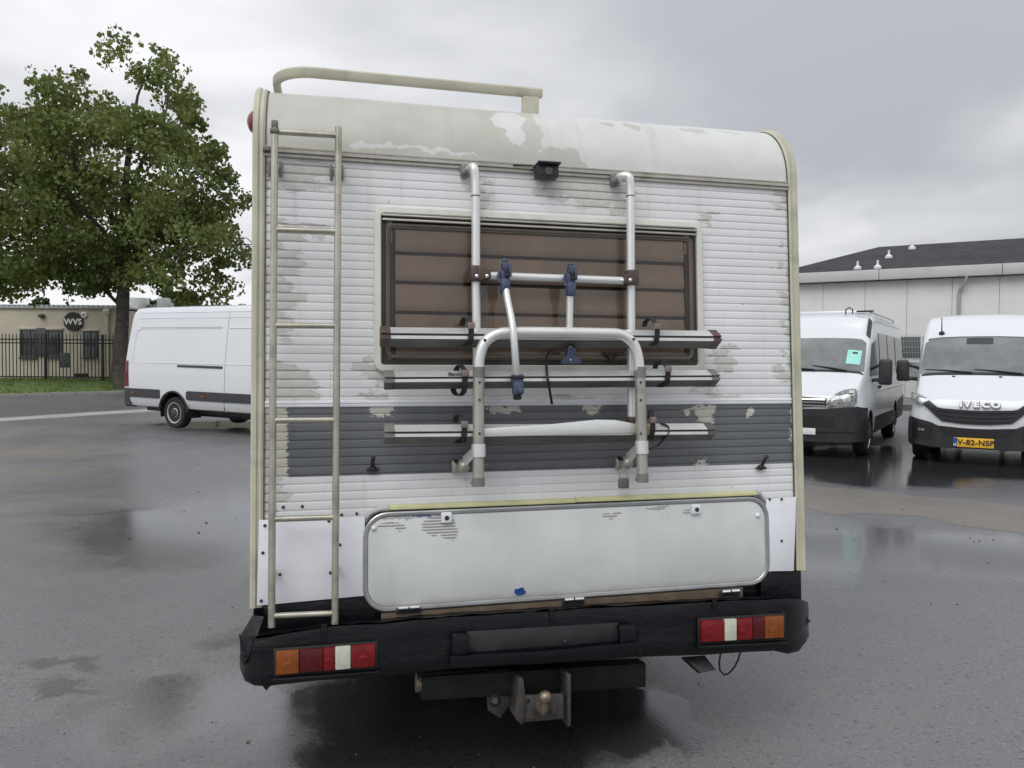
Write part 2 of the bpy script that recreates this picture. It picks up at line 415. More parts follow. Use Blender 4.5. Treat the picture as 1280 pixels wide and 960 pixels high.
M['road_asphalt'] = asphalt_mat('road_asphalt', (0.085, 0.085, 0.088), -0.12)
M['sandy'] = asphalt_mat('sandy', (0.175, 0.152, 0.13), -0.08)
M['concrete'] = mat('concrete', (0.36, 0.35, 0.33), 0.6, var=0.12, vscale=1.4, dirt=(0.22, 0.21, 0.2), dscale=0.8, damt=0.5)

def sheet(name, pts, z, m, sub=0.0, jag=0.0, kind='structure'):
    """flat polygon with finely jagged edge"""
    out = []
    n = len(pts)
    for i in range(n):
        a, b = Vector(pts[i]), Vector(pts[(i + 1) % n])
        k = max(1, int((b - a).length / sub)) if sub else 1
        for j in range(k):
            p = a.lerp(b, j / k)
            if jag:
                q = Vector((p.x * 0.9, p.y * 0.9, 0)); q2 = q * 4
                p = p + Vector((mnoise.noise(q) + 0.5 * mnoise.noise(q2), mnoise.noise(q + Vector((9, 3, 1))) + 0.5 * mnoise.noise(q2 + Vector((5, 1, 2))))) * jag
            out.append((p.x, p.y, z))
    me = bpy.data.meshes.new(name)
    me.from_pydata(out, [], [list(range(len(out)))])
    me.materials.append(m)
    o = bpy.data.objects.new(name, me); COL.objects.link(o); o['kind'] = kind
    return o
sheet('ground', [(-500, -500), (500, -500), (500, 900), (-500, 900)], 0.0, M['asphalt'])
def extend(p, q, a, b):
    """line p-q pushed out by a before p and b beyond q"""
    p, q = Vector(p), Vector(q); d = (q - p).normalized()
    return tuple(p - d * a), tuple(q + d * b)
# worn sandy band in the yard, right of the motorhome
far = [g2(*p) for p in ((1003, 606), (1065, 611), (1140, 619), (1220, 625), (1280, 634))]
near = [g2(*p) for p in ((1280, 668), (1231, 662), (1187, 655), (1152, 646), (1090, 642), (1043, 645), (1003, 634))]
dv = Vector((0.857, -0.515))
f0 = Vector(far[0]) - dv * 3.5; n0 = Vector(near[-1]) - dv * 3.0
f1 = Vector(far[-1]) + dv * 4; n1_ = Vector(near[0]) + dv * 4
sheet('sandy_band', [tuple(f0)] + far + [tuple(f1), tuple(n1_)] + near + [tuple(n0)], 0.0015, M['sandy'], 0.12, 0.09)
# pale concrete strip at the edge of the yard, the road beyond it
na, nb = extend(g2(0, 527), g2(150, 517), 25, 42)
_d = (Vector(nb) - Vector(na)).normalized(); _n = Vector((-_d.y, _d.x)) * 1.15
fa, fb = tuple(Vector(na) + _n), tuple(Vector(nb) + _n)
sheet('concrete_strip', [na, nb, fb, fa], 0.004, M['concrete'], 0.5, 0.03)
ka, kb = extend(g2(0, 497.5), g2(148, 492.5), 40, 45)
ra, rb = tuple(Vector(na) + _n * 0.97), tuple(Vector(nb) + _n * 0.97)
sheet('road', [ra, rb, kb, ka], 0.002, M['road_asphalt'])
kd = (Vector(kb) - Vector(ka)).normalized(); kn = Vector((-kd.y, kd.x))
# kerb stones along the verge, one by one
M['kerb'] = mat('kerb', (0.30, 0.295, 0.28), 0.7, var=0.15, vscale=2, dirt=(0.13, 0.13, 0.12), dscale=2, damt=0.6)
kerb = bpy.data.objects.new('kerb', None); COL.objects.link(kerb); kerb['kind'] = 'structure'
kbm = MB(); kbm.box((0, 0, 0.03), (0.99, 0.16, 0.24), 0.015); kme = kbm.mesh('kerb_stone', M['kerb'])
klen = (Vector(kb) - Vector(ka)).length
for i in range(int(klen)):
    p = Vector(ka) + kd * (i + 0.5) + kn * 0.08
    if 10 < i < 95: inst('kerb_stone', kme, kerb, (p.x, p.y, 0.0 + rnd.uniform(-0.006, 0.006)), (0, 0, atan2(kd.y, kd.x) + rnd.uniform(-0.004, 0.004)))
# grass verge
def verge_h(d): 
    t = min(1, max(0, d / 7.0)); return 0.12 + 0.33 * t * t * (3 - 2 * t)
mg, nt, b = bsdf('grass_ground')
geo = N(nt, 'ShaderNodeNewGeometry')
a1 = NOISE(nt, geo.outputs['Position'], 0.5, 6, 0.6); a2 = NOISE(nt, geo.outputs['Position'], 12, 4, 0.7)
c = MIX(nt, MAPR(nt, a2.outputs[0], 0.3, 0.7), (0.085, 0.13, 0.035), (0.18, 0.235, 0.075))
c = MIX(nt, MAPR(nt, a1.outputs[0], 0.5, 0.75, 0, 0.6), c, (0.14, 0.12, 0.06))
L(nt, c, b.inputs['Base Color']); b.inputs['Roughness'].default_value = 0.95
M['grass_ground'] = mg
bmv = MB(); NX, NY = 90, 26
grid = []
for i in range(NX + 1):
    r = []
    for j in range(NY + 1):
        d = 0.16 + 90 * (j / NY) ** 2.2; s = klen * i / NX
        p = Vector(ka) + kd * s + kn * d
        r.append(bmv.V((p.x, p.y, verge_h(d) + 0.02 * mnoise.noise(Vector((p.x, p.y, 0))))))
    grid.append(r)
for i in range(NX):
    for j in range(NY): bmv.face([grid[i][j], grid[i + 1][j], grid[i + 1][j + 1], grid[i][j + 1]])
o = bmv.build('grass_verge', mg); o['kind'] = 'structure'
# grass blades
mgb = mat('grass_blade', (0.135, 0.20, 0.055), 0.8, var=0.4, vscale=1.5)
vs, fs = [], []
ka_v = Vector(ka)
for i in range(15000):
    px = rnd.uniform(-60, 330); s = None
    dep = rnd.uniform(29, 44)
    x = (px - 640) / FPX * dep
    q = Vector((x, dep)) - ka_v
    d = q.dot(kn)
    if d < 0.25 or d > 12: continue
    z = verge_h(d); h = rnd.uniform(0.05, 0.13); a = rnd.uniform(0, 6.28); wv_ = 0.025
    lx, ly = rnd.uniform(-0.05, 0.05), rnd.uniform(-0.05, 0.05); k = len(vs)
    vs += [(x - wv_ * cos(a), dep - wv_ * sin(a), z - 0.02), (x + wv_ * cos(a), dep + wv_ * sin(a), z - 0.02), (x + lx, dep + ly, z + h)]
    fs.append((k, k + 1, k + 2))
me = bpy.data.meshes.new('grass'); me.from_pydata(vs, [], fs); me.materials.append(mgb)
o = bpy.data.objects.new('grass', me); COL.objects.link(o); o['kind'] = 'stuff'
tag(o, 'short damp grass on the verge in front of the steel fence', 'grass')
# grit and little bits lying on the yard
mb = MB()
for i in range(240):
    if i < 150:
        x, y = rnd.uniform(-4, 5), rnd.uniform(2.3, 9)
    else:
        x, y = rnd.uniform(-10, 12), rnd.uniform(4, 17)
    s = rnd.choice((0.003, 0.004, 0.004, 0.005, 0.007)) * (1 if y < 7 else 1.6)
    t = bmesh.new(); bmesh.ops.create_icosphere(t, subdivisions=1, radius=s)
    for v in t.verts: v.co *= rnd.uniform(0.7, 1.3)
    mb.merge(t, Matrix.Translation((x, y, s * 0.35)) @ Matrix.Diagonal((1.3, 1, 0.6, 1)))
o = mb.build('grit', mat('grit', (0.09, 0.08, 0.07), 0.8, var=0.6, vscale=0.9)); o['kind'] = 'stuff'
tag(o, 'loose grit and crumbs scattered over the wet asphalt yard', 'grit')

# ---------------------------------------------------------------- trees
M['bark'] = mat('bark', (0.075, 0.066, 0.055), 0.9, var=0.35, vscale=4, bump=0.8, bscale=16)
def leaf_mat(name, c0, c1, c2):
    m, nt, b = bsdf(name)
    geo = N(nt, 'ShaderNodeNewGeometry')
    r = geo.outputs['Random Per Island']
    n = NOISE(nt, geo.outputs['Position'], 0.55, 3, 0.6)
    c = MIX(nt, r, c0, c1)
    c = MIX(nt, MATH(nt, 'MULTIPLY', MAPR(nt, n.outputs[0], 0.45, 0.7), 0.75), c, c2)
    L(nt, c, b.inputs['Base Color']); b.inputs['Roughness'].default_value = 0.6
    tr = N(nt, 'ShaderNodeBsdfTranslucent'); L(nt, MIX(nt, 0.5, c, c2), tr.inputs[0])
    ms = N(nt, 'ShaderNodeMixShader'); ms.inputs[0].default_value = 0.4
    out = nt.nodes['Material Output']
    L(nt, b.outputs[0], ms.inputs[1]); L(nt, tr.outputs[0], ms.inputs[2]); L(nt, ms.outputs[0], out.inputs[0])
    return m
M['leaf'] = leaf_mat('leaf', (0.09, 0.135, 0.036), (0.175, 0.23, 0.062), (0.25, 0.25, 0.07))
M['leaf_far'] = leaf_mat('leaf_far', (0.045, 0.07, 0.03), (0.08, 0.105, 0.045), (0.11, 0.12, 0.05))
M['leaf_olive'] = leaf_mat('leaf_olive', (0.07, 0.08, 0.03), (0.11, 0.115, 0.05), (0.15, 0.14, 0.06))
def leaves(vs, fs, c, rad, n, size, flat=1.0, r=rnd):
    for _ in range(n):
        while True:
            p = Vector((r.uniform(-1, 1), r.uniform(-1, 1), r.uniform(-1, 1)))
            if p.length < 1: break
        q = Vector(c) + Vector((p.x * rad, p.y * rad, p.z * rad * flat))
        s = size * r.uniform(0.6, 1.25)
        a = Vector((r.gauss(0, 1), r.gauss(0, 1), r.gauss(0, 0.7))).normalized()
        b_ = a.orthogonal().normalized(); b_ = (Matrix.Rotation(r.uniform(0, 6.28), 3, a) @ b_); c_ = a.cross(b_)
        k = len(vs)
        # a lobed leaf: five points, lightly folded
        vs += [q - c_ * s * 0.5, q + b_ * s * 0.5 - c_ * s * 0.05 + a * s * 0.12, q + c_ * s * 0.55, q - b_ * s * 0.5 - c_ * s * 0.05 + a * s * 0.12]
        fs += [(k, k + 1, k + 2), (k, k + 2, k + 3)]
def crown_obj(name, vs, fs, m, parent):
    me = bpy.data.meshes.new(name); me.from_pydata([tuple(v) for v in vs], [], fs); me.materials.append(m)
    o = bpy.data.objects.new(name, me); COL.objects.link(o); o.parent = parent; return o

TD = 36.5                                                   # the big tree on the verge
base = at_depth(161, 484, TD); TX, TY = base.x, base.y
tz0 = 0.25
t = thing('tree', 'tall broad leafy green tree on the grass verge behind the white van', 'tree', (TX, TY, tz0))
def tp(px, py, dy=0.0):
    p = at_depth(px, py, TD); return Vector((p.x - TX, dy, p.z - tz0))
tb = MB()
trunk = [Vector((-0.05, 0, -0.3)), tp(148, 470), tp(151, 430), tp(153, 400), tp(154, 370), tp(155, 335), tp(154, 290), tp(156, 240), tp(162, 180), tp(172, 120), tp(190, 70)]
tb.tube(trunk, [0.46, 0.36, 0.31, 0.29, 0.28, 0.26, 0.23, 0.17, 0.12, 0.06, 0.02], 12)
limbs = [((153, 392), (140, 378), (105, 350), (60, 330), 1.5), ((155, 340), (180, 300), (220, 270), (285, 235), 1.0), ((155, 350), (190, 330), (225, 325), (250, 355), -1.5),
         ((154, 320), (125, 280), (80, 240), (30, 190), -1.0), ((154, 300), (120, 240), (105, 180), (100, 110), 1.2), ((155, 260), (185, 200), (215, 170), (225, 130), -1.2),
         ((154, 330), (110, 310), (50, 290), (-10, 280), 2.0), ((155, 345), (200, 310), (250, 300), (300, 295), 2.5), ((156, 280), (175, 240), (200, 220), (240, 190), 3.0), ((154, 310), (130, 300), (100, 290), (60, 250), -3.5), ((154, 290), (160, 250), (165, 220), (170, 160), 4.0), ((154, 300), (150, 260), (140, 230), (120, 180), -4)]
lend = []
for (a, b2, c2, d2, dy) in limbs:
    pts = [tp(*a), tp(b2[0], b2[1], dy * 0.35), tp(c2[0], c2[1], dy * 0.75), tp(d2[0], d2[1], dy)]
    tb.tube(pts, [0.13, 0.09, 0.055, 0.02], 7)
    for k in range(7):
        s = pts[rnd.choice((1, 2))].lerp(pts[rnd.choice((2, 3))], rnd.random())
        e = s + Vector((rnd.uniform(-1.3, 1.3), rnd.uniform(-1.3, 1.3), rnd.uniform(-0.3, 1.2)))
        tb.tube([s, s.lerp(e, 0.5) + Vector((0, 0, 0.1)), e], [0.03, 0.022, 0.008], 5)
tb.build('trunk', M['bark'], t)
env = [(100, 250, 118, 125), (200, 225, 88, 105), (230, 292, 72, 52), (48, 300, 95, 72), (200, 100, 26, 48), (100, 132, 42, 46), (20, 200, 55, 70), (262, 240, 44, 22), (272, 303, 38, 24),
       (245, 340, 24, 34), (238, 362, 16, 18), (60, 342, 66, 22), (15, 362, 24, 14), (100, 356, 10, 12), (128, 350, 14, 20), (-30, 280, 60, 90), (150, 178, 50, 48), (215, 345, 16, 22), (62, 364, 10, 12), (232, 165, 26, 24), (190, 350, 10, 20), (45, 140, 22, 24), (222, 122, 10, 20), (140, 120, 8, 16), (258, 372, 12, 8)]
spots = []
tries = 0
while len(spots) < 560 and tries < 40000:
    tries += 1
    px, py = rnd.uniform(-90, 315), rnd.uniform(48, 398)
    inside = [1 - sqrt(((px - e[0]) / max(6, e[2] - (3 if e[1] > 280 else 9))) ** 2 + ((py - e[1]) / max(6, e[3] - (3 if e[1] > 280 else 9))) ** 2) for e in env]
    k = max(inside)
    if k < 0: continue
    half = 4.6 * sqrt(min(1, k * 1.6))
    dy = rnd.uniform(-half, half)
    # leave some holes
    if mnoise.noise(Vector((px * 0.035, py * 0.035, dy * 0.2))) < (0.0 if py < 290 else -0.12): continue
    spots.append((tp(px, py, dy) * 1.0, k))
vs, fs = [], []
for (p, k) in spots:
    rad = 0.42 + 0.55 * min(1, k * 3) + rnd.uniform(-0.1, 0.15)
    leaves(vs, fs, p, rad * 0.85, int(34 + 58 * rad), 0.20, 0.75)
    if k < 0.3:                                              # ragged twigs past the outline
        for _ in range(2):
            leaves(vs, fs, p + Vector((rnd.uniform(-0.7, 0.7), rnd.uniform(-0.7, 0.7), rnd.uniform(-0.5, 0.8))), 0.22, 14, 0.18)
crown_obj('crown', vs, fs, M['leaf'], t)

def small_tree(px, py_top, py_base, wpx, depth, m, label, n=26, seed=1, z_ground=0.45):
    r = random.Random(seed)
    top = at_depth(px, py_top, depth); h = top.z - z_ground; wid = wpx / FPX * depth / 2
    t = thing('tree', label, 'tree', (top.x, depth, z_ground), 0, 'trees far behind the buildings')
    b3 = MB(); b3.tube([(0, 0, -0.2), (0.05, 0, h * 0.4), (-0.05, 0, h * 0.85)], [0.22, 0.15, 0.04], 8)
    for k in range(6):
        a = r.uniform(0, 6.28); z = h * r.uniform(0.3, 0.6)
        b3.tube([(0, 0, z), (cos(a) * wid * 0.6, sin(a) * wid * 0.6, z + h * 0.25)], [0.07, 0.02], 6)
    b3.build('trunk', M['bark'], t)
    vs, fs = [], []
    for k in range(n):
        a, rr, zz = r.uniform(0, 6.28), sqrt(r.random()), r.uniform(0.3, 1.0)
        ww = wid * sqrt(max(0.05, 1 - ((zz - 0.6) / 0.45) ** 2))
        leaves(vs, fs, (cos(a) * rr * ww, sin(a) * rr * ww, zz * h - wid * 0.14), wid * 0.26, 90, 0.34, 0.8, r)
    crown_obj('crown', vs, fs, m, t)
small_tree(205, 363, 390, 62, 72, M['leaf_far'], 'dark green far tree behind the corrugated roof, left of the olive one', 40, 2)
small_tree(241, 373, 390, 34, 66, M['leaf_olive'], 'rounded olive far tree just above the white van roof', 34, 3)
small_tree(50, 372, 384, 34, 80, M['leaf_far'], 'small far tree seen through the gap above the beige building wall', 24, 4)
small_tree(290, 380, 392, 60, 78, M['leaf_far'], 'low far tree right of the olive one above the van roof', 24, 6)

# ---------------------------------------------------------------- beige building on the left
M['render_beige'] = mat('render_beige', (0.56, 0.51, 0.42), 0.85, var=0.05, vscale=1, dirt=(0.42, 0.38, 0.31), dscale=0.7, damt=0.4)
M['corrugated'] = mat('corrugated', (0.33, 0.36, 0.38), 0.5, 0.3, var=0.08)
M['roof_white'] = mat('roof_white', (0.6, 0.62, 0.63), 0.5)
M['shutter'] = mat('shutter', (0.075, 0.075, 0.085), 0.6)
M['sign_black'] = mat('sign_black', (0.014, 0.014, 0.015), 0.45, var=0.2)
M['sign_white'] = mat('sign_white', (0.78, 0.78, 0.76), 0.5)
BD = 43.0
def bp_(px, py, y=BD): return at_depth(px, py, y)
z0b = 0.40
bx0, bx1 = bp_(-170, 380).x, bp_(147.5, 388).x
ztop = bp_(60, 386).z; zpar = bp_(60, 379.5).z
bt = thing('building', 'low beige rendered building with dark windows behind the steel fence', 'building', (bx0, BD, z0b))
def bl(px, py, dy=0.0):
    p = bp_(px, py); return Vector((p.x - bx0, dy, p.z - z0b))
mb = MB(); mb.box(((bx1 - bx0) / 2, 4.0, (ztop - z0b) / 2 - 0.1), (bx1 - bx0, 8.0, ztop - z0b + 0.2)); mb.build('wall', M['render_beige'], bt)
mb = MB(); mb.box(((bx1 - bx0) / 2, -0.02, ztop - z0b + 0.05), (bx1 - bx0 + 0.1, 0.16, 0.1), 0.01); mb.build('coping', M['corrugated'], bt)
def corrug(x0, x1, y, z0, z1, parent, name='parapet'):
    mb = MB(); prof = []; n = int((x1 - x0) / 0.28)
    for i in range(n):
        x = x0 + i * 0.28
        prof += [(x, y), (x + 0.11, y), (x + 0.14, y + 0.09), (x + 0.25, y + 0.09)]
    a = [mb.V((p[0], p[1], z0)) for p in prof]; b = [mb.V((p[0], p[1], z1)) for p in prof]
    for i in range(len(prof) - 1): mb.face([a[i], a[i + 1], b[i + 1], b[i]])
    for i in range(len(prof) - 1): pass
    mb.build(name, M['corrugated'], parent, angle=20)
corrug(0, bx1 - bx0, 0.9, ztop - z0b - 0.1, zpar - z0b, bt)
mb = MB(); mb.box(((bx1 - bx0) / 2, 4.6, zpar - z0b - 0.12), (bx1 - bx0 - 0.1, 6.8, 0.1)); mb.build('roof', M['roof_white'], bt)
for (px, py) in ((142, 374.5), (178, 375)):
    c = bl(px, py); mb = MB(); mb.box((c.x, 3.0, c.z - 0.1), (0.8, 0.8, 0.85), 0.03); mb.build('roof_box', M['roof_white'], bt)
# rear wing carrying on to the right behind the tree
ex0, ex1 = bp_(147.5, 380, 46).x, bp_(330, 380, 46).x
rt = thing('building', 'corrugated grey metal hall behind the tree trunk, right of the beige building', 'building', (ex0, 46, z0b))
zc = bp_(185, 381.5, 46).z - z0b
mb = MB(); mb.box(((ex1 - ex0) / 2 + 0.15, 3.6, zc / 2 - 0.1), (ex1 - ex0, 6.6, zc)); mb.build('wall', M['render_beige'], rt)
corrug(0.15, ex1 - ex0, 0.08, zc * 0.78, zc + 0.05, rt, 'cladding')
def window(x0, x1, y0, y1, bars):
    a, c = bl(x0, y0), bl(x1, y1)
    cx, cz, ww, hh = (a.x + c.x) / 2, (a.z + c.z) / 2, c.x - a.x, a.z - c.z
    fr = MB()
    for (px_, pz, sx, sz) in ((cx, a.z - 0.04, ww, 0.08), (cx, c.z + 0.04, ww, 0.08), (a.x + 0.04, cz, 0.08, hh - 0.16), (c.x - 0.04, cz, 0.08, hh - 0.16)):
        fr.box((px_, -0.02, pz), (sx, 0.1, sz), 0.01)
    for b in bars: fr.box((bl(b, y0).x, -0.02, cz), (0.07, 0.09, hh - 0.16), 0.01)
    f = fr.build('window', M['shutter'], bt)
    g = MB(); g.box((cx, -0.012, cz), (ww - 0.1, 0.02, hh - 0.1)); g.build('pane', M['glass_dark'], f)
    s = MB(); s.box((cx, -0.03, a.z + 0.06), (ww + 0.12, 0.12, 0.1), 0.01); s.build('lintel', M['render_beige'], f)
    s = MB(); s.box((cx, -0.05, c.z - 0.05), (ww + 0.1, 0.16, 0.08), 0.01); s.build('sill', M['shutter'], f)
window(25.3, 46, 412, 446.5, (37.5,))
window(59, 78.5, 412.5, 446, (72.5,))
window(104, 122.5, 414, 446.5, (113,))
a, c = bl(46.2, 410), bl(58.8, 445.5); mb = MB(); mb.box(((a.x + c.x) / 2, -0.04, (a.z + c.z) / 2), (c.x - a.x, 0.1, a.z - c.z), 0.015); mb.build('shutter_panel', M['shutter'], bt)
a, c = bl(94, 466.5), bl(110, 470.5); mb = MB(); mb.box(((a.x + c.x) / 2, -0.03, (a.z + c.z) / 2), (c.x - a.x, 0.08, a.z - c.z), 0.01); mb.build('vent_grille', M['sign_black'], bt)
mb = MB(); q0, q1 = bl(134.5, 392, -0.1), bl(135.5, 476, -0.1)
mb.cyl(q0, (q0.x, q0.y, -0.1), 0.085, n=10); mb.box((q0.x, -0.12, q0.z + 0.1), (0.3, 0.22, 0.28), 0.03); mb.build('downpipe', mat('pipe_cream', (0.62, 0.58, 0.48), 0.5), bt)
c = bl(53, 395); mb = MB(); mb.box((c.x, -0.1, c.z), (0.3, 0.2, 0.16), 0.03); mb.box((c.x, -0.02, c.z), (0.12, 0.06, 0.24), 0.01); mb.build('wall_lamp', M['brown_plastic'], bt)
# round sign
sc_ = bp_(92.5, 402); srad = 11.8 / FPX * BD
sg = thing('round_sign', 'round black wall sign with white letters WVS', 'sign', (sc_.x, BD - 0.001, sc_.z))
mb = MB(); mb.lathe([(srad - 0.02, 0.0), (srad, -0.02), (srad, -0.1), (srad - 0.02, -0.12)], (0, 0, 0), (0, 1, 0), 40); mb.build('disc', M['sign_black'], sg)
inst('lettering', text_mesh('lettering', 'WVS', 0.46, M['sign_white'], 0.01, 0.012, 1.0, 1.02), sg, (0.02, -0.135, -0.03), (pi / 2, 0, 0))
c = bp_(105.5, 393.5) - sc_
mb = MB(); mb.lathe([(0.16, 0), (0.17, -0.02), (0.17, -0.08), (0.05, -0.1), (0.05, -0.06), (0.01, -0.06)], (c.x, 0, c.z), (0, 1, 0), 24); mb.build('small_disc', M['sign_white'], sg)
mb = MB(); mb.lathe([(0.055, -0.07), (0.055, -0.115)], (c.x, 0, c.z), (0, 1, 0), 16); mb.build('ring_centre', M['sign_black'], sg)

# ---------------------------------------------------------------- steel fence in front of it
M['fence_black'] = mat('fence_black', (0.02, 0.022, 0.022), 0.5)
FD = 40.0
fz0, fz1 = at_depth(56, 475, FD).z, at_depth(56, 418.5, FD).z
fx0 = at_depth(57, 440, FD).x; pitch = 71.3 / FPX * FD
fe = thing('steel_fence', 'black steel picket fence on the verge before the beige building', 'fence', (fx0, FD, fz0))
pm = MB(); pm.box((0, 0, (fz1 - fz0) / 2 - 0.02), (0.12, 0.12, fz1 - fz0 + 0.1), 0.008); pm = pm.mesh('post', M['fence_black'])
km = MB(); hpk = fz1 - fz0
km.prism([(-0.02, -0.014, 0.1), (0.02, -0.014, 0.1), (0.02, -0.014, hpk - 0.02), (0, -0.014, hpk + 0.07), (-0.02, -0.014, hpk - 0.02)], (0, 0.028, 0)); km = km.mesh('picket', M['fence_black'])
for i in range(-3, 5):
    inst('post', pm, fe, (i * pitch, 0, 0))
    for zz in (at_depth(56, 424.4, FD).z, at_depth(56, 428.8, FD).z, at_depth(56, 471, FD).z):
        r = MB(); r.box((i * pitch + pitch / 2, 0, zz - fz0), (pitch - 0.125, 0.05, 0.06)); r.build('rail', M['fence_black'], fe)
    for k in range(1, 16):
        inst('picket', km, fe, (i * pitch + k * pitch / 16, -0.042 if k % 2 else -0.042, 0), (0, 0, rnd.uniform(-0.02, 0.02)))
a, c = at_depth(76, 441, FD), at_depth(89, 459.5, FD)
ps = MB(); ps.box((0, 0, 0), (c.x - a.x, 0.03, a.z - c.z), 0.01)
o = ps.build('panel_sign', mat('sign_greyblue', (0.075, 0.08, 0.095), 0.5)); o.location = ((a.x + c.x) / 2, FD - 0.075, (a.z + c.z) / 2)
tag(o, 'small blank grey-blue board hung on the steel fence', 'sign')

# ---------------------------------------------------------------- big hall on the right
M['hall_white'] = mat('hall_white', (0.66, 0.665, 0.65), 0.55, var=0.02, vscale=0.6, dirt=(0.48, 0.48, 0.47), dscale=0.5, damt=0.3)
M['fascia'] = mat('fascia', (0.5, 0.505, 0.495), 0.55, var=0.04, vscale=0.5, dirt=(0.32, 0.33, 0.33), dscale=0.9, damt=0.4)
M['roof_felt'] = mat('roof_felt', (0.035, 0.035, 0.04), 0.85, var=0.2, vscale=0.8, dirt=(0.055, 0.055, 0.06), dscale=0.6, damt=0.6)
HO = Vector((13.6, 39.15, 0)); HA = Vector((0.862, -0.507, 0)); HN = Vector((0.507, 0.862, 0))
hz = 5.54; hf = 6.02; hr = 7.66; HD = 3.96
ht = thing('industrial_hall', 'large pale grey panelled hall with dark hipped roof behind the parked vans', 'building', HO, atan2(HA.y, HA.x))
def hall_px(px, py, dn=0.0):
    p = at_plane(px, py, HO + HN * dn, HN); q = p - HO; return Vector((q.dot(HA), q.dot(HN), q.z))
LEN = 34
mb = MB(); mb.box((LEN / 2, HD + 0.06, hz / 2), (LEN - 0.2, HD * 2 - 0.2, hz - 0.02)); mb.build('wall', M['fascia'], ht)
seams = [0.0, hall_px(1028.5, 380).x, hall_px(1081, 380).x, hall_px(1133.5, 380).x, hall_px(1190, 380).x, hall_px(1249, 380).x]
while seams[-1] < LEN - 2: seams.append(seams[-1] + 1.87)
for a, b_ in zip(seams[:-1], seams[1:]):
    p = MB(); p.box(((a + b_) / 2, 0.1, hz / 2), (b_ - a - 0.012, 0.2, hz - 0.04), 0.012); p.build('panel', M['hall_white'], ht)
x = -0.5
while x < LEN:
    p = MB(); p.box((x + 2.45, -0.3, (hz + hf) / 2 + 0.0), (4.88, 0.3, hf - hz), 0.015); p.build('fascia_board', M['fascia'], ht); x += 4.9
p = MB(); p.box((-0.52, HD, (hz + hf) / 2), (0.3, HD * 2 + 0.6, hf - hz - 0.01), 0.015); p.build('fascia_board', M['fascia'], ht)
rb_ = MB(); ov = 0.62
A, B_, C_, D_ = (-ov, -ov * 0.7, hf), (LEN + ov, -ov * 0.7, hf), (LEN + ov, 2 * HD + ov, hf), (-ov, 2 * HD + ov, hf)
R1, R2 = (HD, HD, hr), (LEN - HD, HD, hr)
v = [rb_.V(q) for q in (A, B_, C_, D_, R1, R2)]
v2 = [rb_.V((q[0], q[1], q[2] - 0.06)) for q in (A, B_, C_, D_)]
rb_.face([v[0], v[1], v[5], v[4]]); rb_.face([v[1], v[2], v[5]]); rb_.face([v[2], v[3], v[4], v[5]]); rb_.face([v[3], v[0], v[4]])
for i in range(4): rb_.face([v2[i], v2[(i + 1) % 4], v[(i + 1) % 4], v[i]])
rb_.face(v2[::-1]); rb_.build('roof', M['roof_felt'], ht, angle=10)
sl = Vector((HD - 0, 0)); snorm = (HN * -(hr - hf) + Vector((0, 0, 1)) * (HD + ov * 0.7)).normalized()
s0 = HO + HN * (-ov * 0.7) + Vector((0, 0, hf))
vm = MB(); vm.lathe([(0.24, -0.12), (0.24, 0.02), (0.19, 0.06), (0.08, 0.13), (0.06, 0.30), (0.085, 0.31), (0.085, 0.36), (0.04, 0.39)], (0, 0, 0), (0, 0, 1), 16); vm = vm.mesh('roof_vent', mat('vent_white', (0.75, 0.76, 0.77), 0.4))
for (px, py) in ((1072, 336), (1097, 335), (1111, 322), (1140, 311)):
    q = at_plane(px, py, s0, snorm) - HO
    inst('roof_vent', vm, ht, (q.dot(HA), q.dot(HN), q.z + 0.05), (0.0, 0, rnd.uniform(0, 3)), (0.72, 0.72, 0.8))
q0 = hall_px(1199, 365, -0.12); dp = MB()
dp.tube([(q0.x + 0.28, -0.42, hz + 0.02), (q0.x + 0.26, -0.4, hz - 0.2), (q0.x + 0.02, -0.13, hz - 0.6), (q0.x, -0.12, hz - 0.8), (q0.x, -0.12, 0.05)], 0.07, 12)
dp.build('downpipe', mat('pipe_grey', (0.36, 0.37, 0.37), 0.45, 0.2), ht)
for (x0, y0, x1, y1, m) in ((1134, 421, 1166, 447.5, 'glass_dark'), (1135, 453, 1166, 472, 'glass_grey')):
    a, c = hall_px(x0, y0), hall_px(x1, y1)
    f = MB(); f.box(((a.x + c.x) / 2, -0.03, (a.z + c.z) / 2), (c.x - a.x + 1.2, 0.1, a.z - c.z), 0.01); f = f.build('window', M['shutter'], ht)
    g = MB(); g.box(((a.x + c.x) / 2, -0.085, (a.z + c.z) / 2), (c.x - a.x + 1.08, 0.02, a.z - c.z - 0.12)); g.build('pane', M[m], f)

# ---------------------------------------------------------------- mesh fence and bed in front of the hall
M['wire'] = mat('wire', (0.5, 0.52, 0.52), 0.4, 0.4)
WO = at_ground(1150, 511) ; WO.z = 0
wz = at_plane(1150, 417, WO, HN).z
wf = thing('mesh_fence', 'grey welded wire mesh fence seen between the two parked vans', 'fence', WO, atan2(HA.y, HA.x))
wp = MB()
for i in range(51): wp.box((i * 0.05, 0, wz / 2 + 0.03), (0.007, 0.007, wz - 0.1))
for i in range(13):
    for dy in (-0.008, 0.008): wp.box((1.25, dy, 0.1 + i * (wz - 0.15) / 12), (2.5, 0.008, 0.008))
wp = wp.mesh('wire_panel', M['wire'])
pp = MB(); pp.box((0, 0, wz / 2), (0.06, 0.05, wz + 0.05), 0.006); pp = pp.mesh('post', M['wire'])
for i in range(-5, 7):
    o = inst('wire_panel', wp, wf, (i * 2.56 + 0.03, 0, 0)); o['kind'] = 'stuff'
    inst('post', pp, wf, (i * 2.56, 0.0, 0))
M['soil'] = mat('soil', (0.05, 0.04, 0.03), 0.95, var=0.5, vscale=5, bump=1, bscale=8)
bm_ = MB()
gr = []
